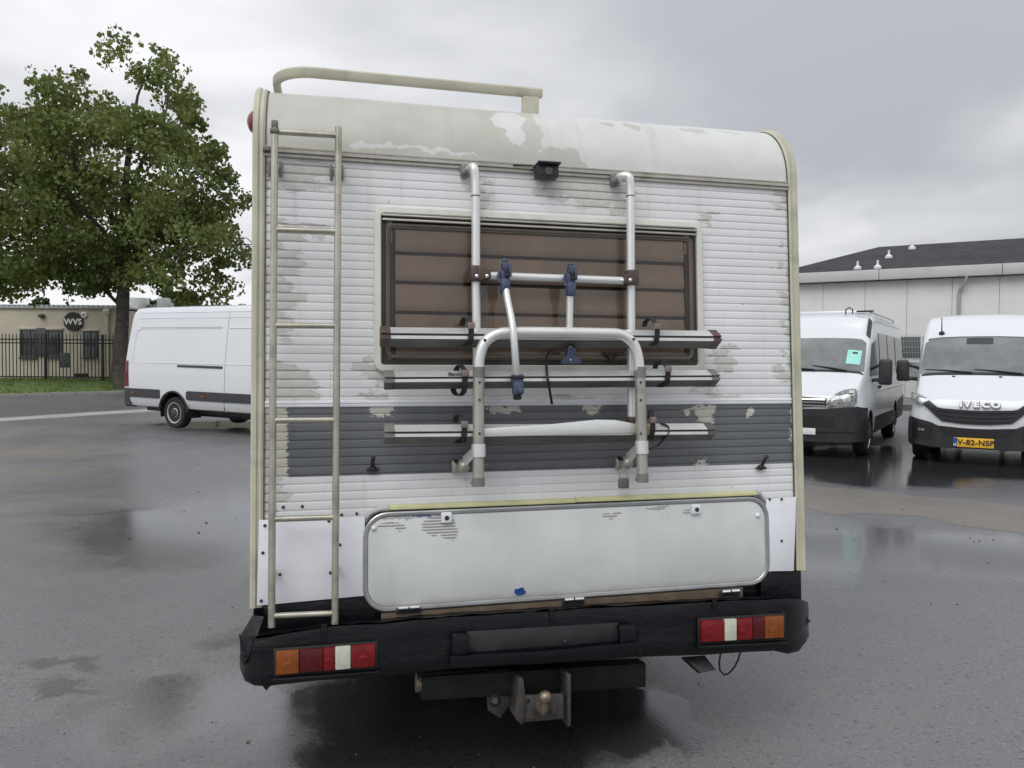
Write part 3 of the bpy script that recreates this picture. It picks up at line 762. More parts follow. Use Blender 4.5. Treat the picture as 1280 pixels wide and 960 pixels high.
for i in range(61):
    r = []
    for j in range(7):
        p = WO + HA * (-12 + i * 0.45) + HN * (-1.5 + j * 0.35)
        r.append(bm_.V((p.x, p.y, (0.0 if j in (0, 6) else 0.10) + 0.07 * mnoise.noise(p * 1.3))))
    gr.append(r)
for i in range(60):
    for j in range(6): bm_.face([gr[i][j], gr[i + 1][j], gr[i + 1][j + 1], gr[i][j + 1]])
o = bm_.build('soil_bed', M['soil']); o['kind'] = 'structure'
vs, fs = [], []
for k in range(60):
    p = WO + HA * rnd.uniform(-11, 14) + HN * rnd.uniform(-1.2, 0.4)
    leaves(vs, fs, (p.x, p.y, 0.18), 0.25, 22, 0.12, 0.6)
me = bpy.data.meshes.new('ground_cover'); me.from_pydata([tuple(v) for v in vs], [], fs); me.materials.append(M['leaf_olive'])
o = bpy.data.objects.new('ground_cover', me); COL.objects.link(o); o['kind'] = 'stuff'; tag(o, 'scruffy low plants in the soil bed under the mesh fence', 'plants')

# ---------------------------------------------------------------- vans
PROFILE = [(0.0, 0.0), (0.55, 0.0), (0.86, 0.0), (0.95, 0.015), (0.99, 0.06), (1.0, 0.13), (1.0, 0.22), (1.0, 0.32), (0.997, 0.40), (0.99, 0.47), (0.975, 0.56), (0.957, 0.66), (0.938, 0.76), (0.918, 0.85), (0.902, 0.905), (0.875, 0.948), (0.82, 0.977), (0.62, 0.992), (0.3, 0.999), (0.0, 1.0)]
def lerp_tab(xs, ys, x):
    if x <= xs[0]: return ys[0]
    for a in range(len(xs) - 1):
        if x <= xs[a + 1]:
            t = (x - xs[a]) / max(1e-9, xs[a + 1] - xs[a]); return ys[a] + (ys[a + 1] - ys[a]) * t
    return ys[-1]
def patch(mb, grid, inward, th):
    """closed slab: front grid of points and the same grid pushed along inward*th"""
    m, n = len(grid), len(grid[0])
    f = [[mb.V(p) for p in r] for r in grid]
    inv = inward if isinstance(inward, list) else None
    b = [[mb.V(Vector(grid[i][j]) + (Vector(inv[i][j]) if inv else Vector(inward)) * th) for j in range(n)] for i in range(m)]
    for i in range(m - 1):
        for j in range(n - 1):
            mb.face([f[i][j], f[i + 1][j], f[i + 1][j + 1], f[i][j + 1]])
            mb.face([b[i][j], b[i][j + 1], b[i + 1][j + 1], b[i + 1][j]])
    for i in range(m - 1):
        mb.face([f[i][0], b[i][0], b[i + 1][0], f[i + 1][0]]); mb.face([f[i][n - 1], f[i + 1][n - 1], b[i + 1][n - 1], b[i][n - 1]])
    for j in range(n - 1):
        mb.face([f[0][j], f[0][j + 1], b[0][j + 1], b[0][j]]); mb.face([f[m - 1][j], b[m - 1][j], b[m - 1][j + 1], f[m - 1][j + 1]])

class Van:
    """lofted van body: x runs from the nose (0) to the tail, y to its right side as seen from the nose, z up"""
    def __init__(s, st, root):
        s.st = st; s.root = root
        s.xs = [a[0] for a in st]; s.hw = [a[1] for a in st]; s.zb = [a[2] for a in st]; s.zt = [a[3] for a in st]
        s.lean = [a[4] if len(a) > 4 else 0.0 for a in st]
    def at(s, x): return lerp_tab(s.xs, s.hw, x), lerp_tab(s.xs, s.zb, x), lerp_tab(s.xs, s.zt, x), lerp_tab(s.xs, s.lean, x)
    def body(s, mat, arches, width):
        mb = MB(); rr = []
        for a in s.st:
            x, hw, z0, z1 = a[:4]; ln = a[4] if len(a) > 4 else 0
            half = [Vector((x + ln * zf * zf, hw * yf, z0 + (z1 - z0) * zf)) for yf, zf in PROFILE]
            rr.append(half + [Vector((p.x, -p.y, p.z)) for p in half[-2:0:-1]])
        mb.rings(rr)
        o = mb.build('body', mat, s.root, angle=28)
        cut = MB()
        for (xa, za, ra) in arches:
            for sg_ in (1, -1): cut.cyl((xa, sg_ * (width - 0.42), za), (xa, sg_ * (width + 0.4), za), ra, n=32)
        c = cut.build('cutter', None, s.root)
        md = o.modifiers.new('arches', 'BOOLEAN'); md.operation = 'DIFFERENCE'; md.object = c; md.solver = 'EXACT'
        bpy.context.view_layer.update()
        me = bpy.data.meshes.new_from_object(o.evaluated_get(bpy.context.evaluated_depsgraph_get()))
        o.modifiers.clear(); o.data = me; bpy.data.objects.remove(c)
        for p in me.polygons: p.use_smooth = True
        me.set_sharp_from_angle(angle=radians(28))
        for (xa, za, ra) in arches:
            for sg_ in (1, -1):
                wl = MB(); pr = []
                for k in range(19):
                    a = -0.25 + (pi + 0.5) * k / 18
                    pr.append((xa + cos(a) * (ra - 0.006), za + sin(a) * (ra - 0.006)))
                y0, y1 = sg_ * (width - 0.40), sg_ * (width - 0.015)
                A = [wl.V((p[0], y0, p[1])) for p in pr]; B = [wl.V((p[0], y1, p[1])) for p in pr]
                for k in range(18): wl.face([A[k], A[k + 1], B[k + 1], B[k]])
                wl.face(A); wl.build('wheel_well', M['black_plastic'], s.root)
        return o
    def side(s, x, z, sg):
        hw, z0, z1, ln = s.at(x); zf = min(1, max(0, (z - z0) / (z1 - z0)))
        ys = [p[0] for p in PROFILE[4:]]; zs = [p[1] for p in PROFILE[4:]]
        return Vector((x + ln * zf * zf, sg * hw * lerp_tab(zs, ys, zf), z))
    def top(s, x, y):
        hw, z0, z1, ln = s.at(x); yf = abs(y) / hw
        pr = PROFILE[::-1]; ys = [p[0] for p in pr[:12]]; zs = [p[1] for p in pr[:12]]
        zf = lerp_tab(ys, zs, yf); return Vector((x + ln * zf * zf, y, z0 + (z1 - z0) * zf))
    def front(s, y, z):
        a = abs(y); xa = 0.0
        for i in range(len(s.xs) - 1):
            if s.hw[i] <= a <= s.hw[i + 1]:
                xa = s.xs[i] + (a - s.hw[i]) / max(1e-6, s.hw[i + 1] - s.hw[i]) * (s.xs[i + 1] - s.xs[i]); break
        xz = lerp_tab(s.zt[:8], s.xs[:8], z) if z > s.zt[0] else 0
        return max(xa, xz)
    def pane(s, name, mat, corners, sg=1, off=0.006, th=0.02, n=8, m=6, r=0.18, parent=None, topside=False, inward=None, label=None):
        """corners: four (x,z) on the side, or (x,y) on the top/windscreen, bilinear with rounded corners"""
        if topside: n = max(n, 26)
        c = [Vector(q) for q in corners]; grid = []
        for i in range(m + 1):
            row = []
            v_ = 1 - cos(pi * i / m); v_ = (v_ - 1)           # -1..1
            e = 1.0
            d = abs(v_) - (1 - r)
            if d > 0: e = 1 - r * 0.5 * (1 - sqrt(max(0, 1 - (d / r) ** 2)))
            for j in range(n + 1):
                u_ = (-1 + 2 * j / n) * e
                uu, vv = (u_ + 1) / 2, (v_ + 1) / 2
                q = (c[0] * (1 - uu) + c[1] * uu) * (1 - vv) + (c[3] * (1 - uu) + c[2] * uu) * vv
                if topside:
                    p = s.top(q.x, q.y); p2 = s.top(q.x + 0.02, q.y); t = (p2 - p); nn = Vector((-t.z, 0, t.x)).normalized()
                    row.append(p + nn * off)
                else:
                    p = s.side(q.x, q.y, sg); row.append(p + Vector((0, sg * off, 0)))
            grid.append(row)
        mb = MB()
        patch(mb, grid, inward if inward else ((0.4, 0, -0.6) if topside else (0, -sg, 0)), th)
        return mb.build(name, mat, parent or s.root, label=label)
    def band(s, name, mat, tab, off=0.012, th=0.05, n=22, m=3, parent=None, label=None):
        """tab: (y, ztop, zbottom) across the nose"""
        ys = [t[0] for t in tab]; a = [t[1] for t in tab]; b = [t[2] for t in tab]; grid = []
        yy = sorted(set([ys[0] + (ys[-1] - ys[0]) * i / n for i in range(n + 1)] + ys))
        for y in yy:
            zt, zb = lerp_tab(ys, a, y), lerp_tab(ys, b, y)
            grid.append([Vector((s.front(y, zb + (zt - zb) * j / m) - off, y, zb + (zt - zb) * j / m)) for j in range(m + 1)])
        mb = MB(); patch(mb, grid, (1, 0, 0), th)
        return mb.build(name, mat, parent or s.root, label=label)
    def line(s, name, mat, pts, sg, r, off=0.0, parent=None):
        q = []
        for a, b in zip(pts[:-1], pts[1:]):
            for k in range(6): q.append((a[0] + (b[0] - a[0]) * k / 6, a[1] + (b[1] - a[1]) * k / 6))
        q.append(pts[-1]); mb = MB()
        mb.tube([s.side(x, z, sg) + Vector((0, sg * off, 0)) for x, z in q], r, 6)
        return mb.build(name, mat, parent or s.root)
_wm = {}
def wheel(root, x, y, r, wd, sg, rim_mat='silver', holes=12, hub=True):
    """tyre, dished rim with holes, hub: built once per size, then shared"""
    key = (r, wd, rim_mat, holes)
    if key not in _wm:
        ty = MB(); ri = r * 0.64
        ty.lathe([(ri, -wd / 2 + 0.02), (ri + 0.02, -wd / 2), (r - 0.03, -wd / 2), (r - 0.006, -wd / 2 + 0.025), (r, -wd / 2 + 0.05), (r, -0.03), (r - 0.008, -0.028), (r - 0.008, -0.022), (r, -0.02), (r, 0.02), (r - 0.008, 0.022), (r - 0.008, 0.028), (r, 0.03), (r, wd / 2 - 0.05), (r - 0.006, wd / 2 - 0.025), (r - 0.03, wd / 2), (ri + 0.045, wd / 2), (ri + 0.04, wd / 2 - 0.006), (ri + 0.02, wd / 2 - 0.002), (ri, wd / 2 - 0.02)], (0, 0, 0), (0, 1, 0), 40)
        ty = ty.mesh('tyre', M['rubber'])
        rm = MB(); rm.lathe([(ri * 0.98, -wd / 2 + 0.03), (ri + 0.004, wd / 2 - 0.02), (ri + 0.012, wd / 2 - 0.004), (ri - 0.014, wd / 2 - 0.008), (ri - 0.03, wd / 2 - 0.045), (ri * 0.74, wd / 2 - 0.055), (ri * 0.66, wd / 2 - 0.03), (ri * 0.46, wd / 2 - 0.02), (ri * 0.4, wd / 2 - 0.01), (0.02, wd / 2 - 0.006)], (0, 0, 0), (0, 1, 0), 36)
        rm = rm.mesh('wheel', M[rim_mat])
        hm = MB()
        for k in range(holes):
            a = 2 * pi * k / holes; c = Vector((cos(a) * ri * 0.8, wd / 2 - 0.053, sin(a) * ri * 0.8))
            hm.lathe([(0.024, 0), (0.024, 0.012)], c, (0, 1, 0), 8)
        hm = hm.mesh('rim_hole', M['ink'])
        hc = MB(); hc.lathe([(ri * 0.4, 0), (ri * 0.4, 0.016), (ri * 0.3, 0.024), (0.01, 0.026)], (0, wd / 2 - 0.012, 0), (0, 1, 0), 20)
        hc = hc.mesh('hub_cap', M['grey_plastic'])
        _wm[key] = (ty, rm, hm, hc)
    ty, rm, hm, hc = _wm[key]
    wo = inst('wheel', rm, root, (x, y, r), (0, 0.3, 0 if sg > 0 else pi))
    inst('tyre', ty, wo); inst('rim_hole', hm, wo); inst('hub_cap', hc, wo)
def wiper(v, x0, y0, x1, y1, off=0.035):
    mb = MB(); a, b = v.top(x0, y0), v.top(x1, y1); n = Vector((-0.6, 0, 0.75)) * off
    pts = [a + Vector((-0.05, 0, 0.0)), a + n * 0.9, a.lerp(b, 0.5) + n, b + n * 0.6]
    mb.tube(pts, [0.016, 0.015, 0.011, 0.007], 6)
    q = [v.top(x0 + (x1 - x0) * k / 5 - 0.0, y0 + (y1 - y0) * (0.15 + 0.85 * k / 5)) + n * 0.5 for k in range(6)]
    mb.tube(q, 0.009, 6); mb.build('wiper', M['ink'], v.root)
def mirror(v, x, z, sg, h=0.38, d=0.20):
    base = v.side(x, z, sg); mb = MB()
    c = base + Vector((-0.06, sg * 0.24, 0.06))
    mb.box(c, (0.13, d, h), 0.045, seg=3)
    o = mb.build('mirror', M['black_plastic'], v.root)
    a = MB(); a.tube([base + Vector((0.04, -sg * 0.03, -0.1)), base + Vector((0, sg * 0.1, -0.08)), c + Vector((0.02, -sg * 0.05, -h / 2 + 0.03))], 0.035, 8); a.tube([base + Vector((0.06, -sg * 0.03, 0.1)), c + Vector((0.02, -sg * 0.06, h / 2 - 0.08))], 0.025, 8)
    a.build('mirror_arm', M['black_plastic'], o)
    g = MB(); g.box(c + Vector((0.068, 0, 0.03)), (0.008, d - 0.05, h - 0.12), 0.003); g.build('mirror_glass', M['chrome'], o)
def underbody(v, L_, hw, z):
    mb = MB(); mb.box((L_ / 2, 0, z), (L_ - 0.8, hw * 1.55, 0.16), 0.02)
    for x in (-0.25, 0.25): mb.box((L_ / 2, x * 1.6, z - 0.1), (L_ - 1.2, 0.09, 0.12))
    mb.build('underbody', M['frame_black'], v.root)

# --- white long panel van at the left edge of the yard
WANG = radians(151)
rw = at_ground(222, 538.5)
back = Vector((cos(WANG), sin(WANG), 0)); sidev = Vector((-sin(WANG), cos(WANG), 0))
org = Vector((rw.x, rw.y, 0)) - back * 5.62 - sidev * 0.88
v1 = thing('panel_van', 'long white panel van parked side-on at the left, behind the motorhome', 'van', org, WANG)
v1.rotation_euler = (0, radians(-0.6), WANG)
st = [(0.0, 0.60, 0.36, 0.92), (0.03, 0.76, 0.33, 1.02), (0.08, 0.86, 0.31, 1.08), (0.2, 0.94, 0.30, 1.16), (0.45, 0.99, 0.30, 1.24), (0.85, 1.0, 0.32, 1.36), (1.05, 1.0, 0.34, 1.48), (1.35, 1.0, 0.38, 1.86), (1.75, 1.0, 0.4, 2.32), (2.0, 1.0, 0.42, 2.58), (2.3, 1.0, 0.42, 2.72), (2.8, 1.0, 0.43, 2.77)] + [(x, 1.0, 0.43, 2.78) for x in (3.3, 3.8, 4.3, 4.8, 5.3, 5.8, 6.3)] + [(6.6, 1.0, 0.43, 2.78), (6.9, 1.0, 0.43, 2.775, -0.05), (7.2, 0.995, 0.43, 2.76, -0.14), (7.33, 0.985, 0.44, 2.73, -0.22), (7.40, 0.96, 0.46, 2.67, -0.26), (7.43, 0.91, 0.50, 2.6, -0.28)]
V1 = Van(st, v1)
V1.body(M['car_white'], [(1.35, 0.36, 0.45), (5.62, 0.36, 0.46)], 1.0)
for x, sgn in ((1.35, 1), (1.35, -1), (5.62, 1), (5.62, -1)): wheel(v1, x, sgn * 0.86, 0.355, 0.235, sgn)
underbody(V1, 7.3, 0.95, 0.42)
V1.pane('windscreen', M['glass_dark'], [(1.08, -0.82), (1.08, 0.82), (1.82, 0.74), (1.82, -0.74)], topside=True)
for sgn in (1, -1):
    V1.pane('door_window', M['glass_dark'], [(1.35, 1.42), (2.25, 1.42), (2.25, 1.98), (1.72, 1.98)], sgn)
    for (x0, x1) in ((0.5, 0.88), (1.82, 5.17), (6.07, 7.33)):
        V1.pane('side_moulding', M['grey_plastic'], [(x0, 0.66), (x1, 0.66), (x1, 0.86), (x0, 0.86)], sgn, 0.02, 0.03, 14, 4, 0.05)
    V1.pane('rear_corner_bumper', M['grey_plastic'], [(7.10, 0.47), (7.41, 0.47), (7.41, 0.86), (7.24, 0.86)], sgn, 0.016, 0.03, 6, 5, 0.1)
    tl = V1.pane('taillight', M['red_lens'], [(7.19, 0.90), (7.412, 0.90), (7.425, 1.5), (7.24, 1.5)], sgn, 0.012, 0.05, 5, 8, 0.1)
    V1.pane('reflector_band', M['red_lens_dark'], [(7.28, 1.1), (7.413, 1.1), (7.416, 1.24), (7.285, 1.24)], sgn, 0.016, 0.02, 4, 4, 0.05, parent=tl)
    for x in (4.55, 6.95): V1.pane('side_marker', M['amber_lens'], [(x, 0.735), (x + 0.14, 0.735), (x + 0.14, 0.785), (x, 0.785)], sgn, 0.028, 0.02, 4, 3, 0.3)
    V1.line('body_crease', M['car_white'], [(2.2, 2.48), (6.9, 2.48)], sgn, 0.012, -0.003)
    V1.line('body_crease', M['car_white'], [(2.2, 1.48), (7.26, 1.46)], sgn, 0.014, -0.004)
    V1.line('panel_recess_edge', M['car_white'], [(7.08, 1.5), (7.01, 2.1), (6.95, 2.2), (6.83, 2.245), (4.1, 2.25)], sgn, 0.014, -0.002)
    V1.line('panel_recess_edge', M['car_white'], [(3.86, 2.25), (2.4, 2.25)], sgn, 0.014, -0.002)
    V1.pane('panel_gap', M['ink'], [(6.84, 2.262), (4.1, 2.264), (4.1, 2.272), (6.84, 2.268)], sgn, 0.002, 0.01, 4, 2, 0.01)
    V1.line('roof_gutter', M['car_white'], [(2.3, 2.60), (6.95, 2.61)], sgn, 0.010, 0.0)
    for x in (2.42, 3.98): V1.pane('panel_gap', M['grey_plastic'], [(x, 0.47), (x + 0.010, 0.47), (x + 0.010 - 0.07, 2.6), (x - 0.07, 2.6)], sgn, 0.001, 0.01, 2, 16, 0.01)
    # fuel flap side rail
rl = V1.pane('door_rail', M['grey_plastic'], [(4.02, 1.375), (5.48, 1.385), (5.48, 1.43), (4.02, 1.425)], 1, 0.012, 0.02, 10, 3, 0.05)
V1.pane('rail_slot', M['chrome'], [(4.06, 1.437), (5.46, 1.445), (5.46, 1.455), (4.06, 1.447)], 1, 0.008, 0.015, 10, 2, 0.05, parent=rl)
# arch lips
for sgn in (1, -1):
    mb = MB(); pts = []
    for k in range(15):
        a = pi * 0.02 + pi * 0.96 * k / 14; p = V1.side(5.62 + cos(a) * 0.475, 0.36 + sin(a) * 0.475, sgn); pts.append(p + Vector((0, sgn * 0.01, 0)))
    mb.tube(pts, 0.022, 6); mb.build('arch_trim', M['black_plastic'], v1)
V1.band('grille', M['black_plastic'], [(-0.55, 0.95, 0.62), (0.55, 0.95, 0.62)])
V1.band('front_bumper', M['black_plastic'], [(-0.95, 0.58, 0.34), (0.95, 0.58, 0.34)])
for a, b_ in ((-0.92, -0.6), (0.6, 0.92)): V1.band('headlight', M['lamp_glass'], [(a, 1.0, 0.78), (b_, 1.0, 0.78)])
mirror(V1, 1.5, 1.5, 1); mirror(V1, 1.5, 1.5, -1)
mb = MB(); mb.box((7.25, 0, 0.52), (0.42, 1.86, 0.2), 0.05); mb.build('rear_step', M['grey_plastic'], v1)

# --- white van facing the camera at the right edge
VANG = atan2(0.85, 0.53)
f2 = at_depth(1221, 500, 12.45)
v2 = thing('delivery_van', 'white van with black grille, yellow plate and IVECO lettering on its bonnet', 'van', (f2.x, 12.45, 0), VANG, 'vans parked nose out by the hall')
st = [(0.0, 0.56, 0.30, 0.93), (0.025, 0.72, 0.29, 0.99), (0.07, 0.84, 0.28, 1.06), (0.16, 0.93, 0.28, 1.15), (0.34, 0.985, 0.28, 1.26), (0.6, 1.0, 0.28, 1.37), (0.82, 1.0, 0.28, 1.46), (1.0, 1.0, 0.28, 1.62), (1.3, 1.0, 0.3, 1.92), (1.5, 1.0, 0.3, 2.10), (1.62, 1.0, 0.3, 2.19), (1.9, 1.0, 0.3, 2.40), (2.15, 1.0, 0.3, 2.52), (2.5, 1.0, 0.3, 2.565)] + [(x, 1.0, 0.32, 2.58) for x in (3.0, 3.5, 4.0, 4.5, 5.0, 5.5, 5.9)] + [(6.1, 0.985, 0.34, 2.55), (6.15, 0.94, 0.38, 2.48)]
V2 = Van(st, v2)
V2.body(M['car_white'], [(0.98, 0.35, 0.44), (4.5, 0.35, 0.44)], 1.0)
for x, sgn in ((0.98, 1), (0.98, -1), (4.5, 1), (4.5, -1)): wheel(v2, x, sgn * 0.85, 0.345, 0.235, sgn)
underbody(V2, 6.1, 0.95, 0.36)
V2.pane('windscreen', M['glass_grey'], [(0.85, -0.89), (0.85, 0.89), (1.50, 0.85), (1.50, -0.85)], topside=True, r=0.22, off=0.014)
V2.pane('windscreen_tint', M['glass_dark'], [(1.36, -0.2), (1.36, 0.2), (1.485, 0.2), (1.485, -0.2)], topside=True, off=0.018, th=0.01)
V2.pane('cowl', M['black_plastic'], [(0.79, -0.84), (0.79, 0.84), (0.85, 0.86), (0.85, -0.86)], topside=True, r=0.1, off=0.012)
V2.pane('windscreen_seal', M['black_plastic'], [(1.50, -0.81), (1.50, 0.81), (1.53, 0.80), (1.53, -0.80)], topside=True, r=0.1, off=0.006)
for sgn in (1, -1):
    V2.pane('door_window', M['glass_dark'], [(1.12, 1.36), (2.0, 1.36), (2.0, 2.0), (1.55, 1.95)], sgn)
    V2.pane('panel_gap', M['ink'], [(2.12, 0.5), (2.128, 0.5), (2.128, 2.1), (2.12, 2.1)], sgn, 0.001, 0.01, 2, 10, 0.01)
    V2.pane('side_moulding', M['black_plastic'], [(1.5, 0.55), (4.0, 0.55), (4.0, 0.72), (1.5, 0.72)], sgn, 0.02, 0.03, 12, 4, 0.05)
    t_ = [(0.66, 1.04, 1.00), (0.70, 1.065, 0.985), (0.78, 1.10, 0.95), (0.87, 1.14, 0.965), (0.955, 1.165, 1.02)]
    h = V2.band('headlight', M['lamp_glass'], [(sgn * y, a, b_) for y, a, b_ in (t_ if sgn > 0 else t_[::-1])], 0.012, 0.08, 14, 4)
    t_ = [(0.75, 1.055, 0.985), (0.83, 1.07, 0.99)]
    V2.band('lamp_reflector', M['chrome'], [(sgn * y, a, b_) for y, a, b_ in (t_ if sgn > 0 else t_[::-1])], 0.02, 0.02, 6, 3, parent=h)
    V2.band('lamp_indicator', M['clear_lens'], [(sgn * y, a, b_) for y, a, b_ in ([(0.87, 1.11, 1.04), (0.94, 1.13, 1.06)] if sgn > 0 else [(0.94, 1.13, 1.06), (0.87, 1.11, 1.04)])], 0.02, 0.02, 6, 3, parent=h)
    t_ = [(0.62, 0.60, 0.42), (0.72, 0.635, 0.38), (0.92, 0.665, 0.42)]
    fg = V2.band('fog_recess', M['ink'], [(sgn * y, a, b_) for y, a, b_ in (t_ if sgn > 0 else t_[::-1])], 0.037, 0.03)
    V2.band('fog_lamp', M['lamp_glass'], [(sgn * y, a, b_) for y, a, b_ in ([(0.73, 0.56, 0.53), (0.83, 0.565, 0.53)] if sgn > 0 else [(0.83, 0.565, 0.53), (0.73, 0.56, 0.53)])], 0.045, 0.02, parent=fg)
def sym(t): return [(-y, a, b) for y, a, b in t if y > 1e-6] + [(y, a, b) for y, a, b in t[::-1]]
V2.band('front_bumper', M['bumper_plastic'], sym([(1.0, 0.755, 0.34), (0.9, 0.735, 0.30), (0.66, 0.68, 0.275), (0.54, 0.625, 0.27), (0.2, 0.60, 0.27), (0.0, 0.595, 0.27)]), 0.03, 0.06, 40, 5)
for sgn in (1, -1): V2.pane('bumper_corner', M['bumper_plastic'], [(0.18, 0.29), (0.56, 0.29), (0.56, 0.70), (0.18, 0.75)], sgn, 0.02, 0.04, 10, 6, 0.1)
V2.band('lower_intake', M['ink'], sym([(0.53, 0.605, 0.58), (0.42, 0.595, 0.475), (0.0, 0.58, 0.465)]), 0.036, 0.03, 20, 3)
gr_ = V2.band('grille', M['black_plastic'], sym([(0.755, 0.99, 0.955), (0.684, 1.035, 0.89), (0.557, 0.925, 0.765), (0.486, 0.91, 0.70), (0.19, 0.893, 0.665), (0.0, 0.887, 0.66)]), 0.022, 0.05, 40, 5)
for z, h_, y in ((0.865, 0.012, 0.56), (0.79, 0.014, 0.50), (0.722, 0.012, 0.46)):
    V2.band('grille_slat', M['grey_plastic'], sym([(y, z + 0.03, z + 0.03 - h_), (0.3, z + 0.008, z + 0.008 - h_), (0, z, z - h_)]), 0.038, 0.03, 16, 1, parent=gr_)
for y, z in ((0.36, 1.44), (-0.32, 1.44)):
    mb = MB(); p = V2.top(0.72, y); mb.box(p + Vector((0, 0, 0.01)), (0.03, 0.05, 0.02), 0.006); mb.build('washer_jet', M['ink'], v2)
def on_nose(v, name, me, y, z, off, rx=0.0):
    return inst(name, me, v.root, (v.front(y, z) - off, y, z), (pi / 2 - rx, 0, -pi / 2))
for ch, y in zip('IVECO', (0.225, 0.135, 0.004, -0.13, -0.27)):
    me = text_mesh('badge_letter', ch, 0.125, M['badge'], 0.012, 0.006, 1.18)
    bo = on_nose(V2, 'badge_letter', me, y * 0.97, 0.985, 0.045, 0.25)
    be = text_mesh('badge_shadow', ch, 0.125, M['badge_shadow'], 0.010, 0.013, 1.16); inst('badge_shadow', be, bo, (0.004, -0.007, -0.006))  # offset grey copy behind each letter, added as its painted shadow
np_ = MB(); np_.box((0, 0, 0), (0.012, 0.56, 0.15), 0.003); npo = np_.build('number_plate', M['plate_yellow'], v2); npo.location = (-0.05, 0.03, 0.372)
b_ = MB(); b_.box((-0.008, 0.253, 0), (0.006, 0.05, 0.142)); b_.build('plate_band', M['plate_blue'], npo)
inst('plate_lettering', text_mesh('plate_lettering', 'V-82-NSP', 0.12, M['ink'], 0.003, 0.003, 1.0, 1.06), npo, (-0.009, -0.03, 0.0), (pi / 2, 0, -pi / 2))
inst('plate_letter', text_mesh('plate_letter', 'NL', 0.045, M['sign_white'], 0.002, 0.001), npo, (-0.013, 0.253, -0.04), (pi / 2, 0, -pi / 2))
wiper(V2, 0.83, 0.1, 0.92, 0.80); wiper(V2, 0.83, -0.62, 0.90, 0.06)
mirror(V2, 1.2, 1.45, 1); mirror(V2, 1.2, 1.45, -1)
mb = MB(); p = V2.top(1.62, 0.60); mb.ball(p + Vector((0, 0, 0.01)), 0.05, 1, 1, 0.9); mb.tube([p + Vector((0, 0, 0.02)), p + Vector((-0.12, 0, 0.30))], [0.012, 0.006], 6); mb.build('roof_aerial', M['ink'], v2)

# --- white minibus beside it
f3 = at_depth(1001, 500, 13.5)
v3 = thing('minibus', 'white minibus with dark side windows and a pale green sheet behind its windscreen', 'minibus', (f3.x, 13.5, 0), VANG, 'vans parked nose out by the hall')
st = [(0.0, 0.50, 0.30, 0.98), (0.03, 0.70, 0.29, 1.05), (0.09, 0.84, 0.28, 1.12), (0.2, 0.93, 0.28, 1.20), (0.42, 0.985, 0.28, 1.31), (0.7, 1.0, 0.28, 1.41), (0.86, 1.0, 0.28, 1.49), (1.05, 1.0, 0.28, 1.67), (1.32, 1.0, 0.3, 1.94), (1.5, 1.0, 0.3, 2.10), (1.58, 1.0, 0.3, 2.17), (1.7, 1.0, 0.3, 2.36), (1.82, 1.0, 0.3, 2.52), (2.1, 1.0, 0.3, 2.60)] + [(x, 1.0, 0.32, 2.62) for x in (2.6, 3.2, 3.8, 4.4, 5.0, 5.6, 6.3)] + [(6.7, 0.99, 0.36, 2.60), (6.8, 0.95, 0.40, 2.54)]
V3 = Van(st, v3)
V3.body(M['car_white'], [(0.98, 0.36, 0.45), (4.95, 0.36, 0.47)], 1.0)
for x, sgn in ((0.98, 1), (0.98, -1), (4.95, 1), (4.95, -1)): wheel(v3, x, sgn * 0.86, 0.355, 0.235, sgn, 'silver', 8)
underbody(V3, 6.7, 0.95, 0.36)
ws = V3.pane('windscreen', M['glass_grey'], [(0.88, -0.885), (0.88, 0.885), (1.50, 0.845), (1.50, -0.845)], topside=True, r=0.2, off=0.014)
V3.pane('windscreen_sheet', M['cyan_paper'], [(1.0, -0.80), (1.0, -0.56), (1.26, -0.56), (1.26, -0.80)], topside=True, r=0.02, off=0.020, th=0.004)
V3.pane('sheet_print', M['grey_plastic'], [(1.19, -0.735), (1.19, -0.645), (1.225, -0.645), (1.225, -0.735)], topside=True, r=0.3, off=0.0225, th=0.002)
V3.pane('cowl', M['black_plastic'], [(0.83, -0.86), (0.83, 0.86), (0.88, 0.88), (0.88, -0.88)], topside=True, r=0.1, off=0.012)
V3.pane('forehead_trim', M['grey_plastic'], [(1.6, -0.885), (1.6, -0.82), (1.86, -0.82), (1.86, -0.885)], topside=True, r=0.1, off=0.02, th=0.03)
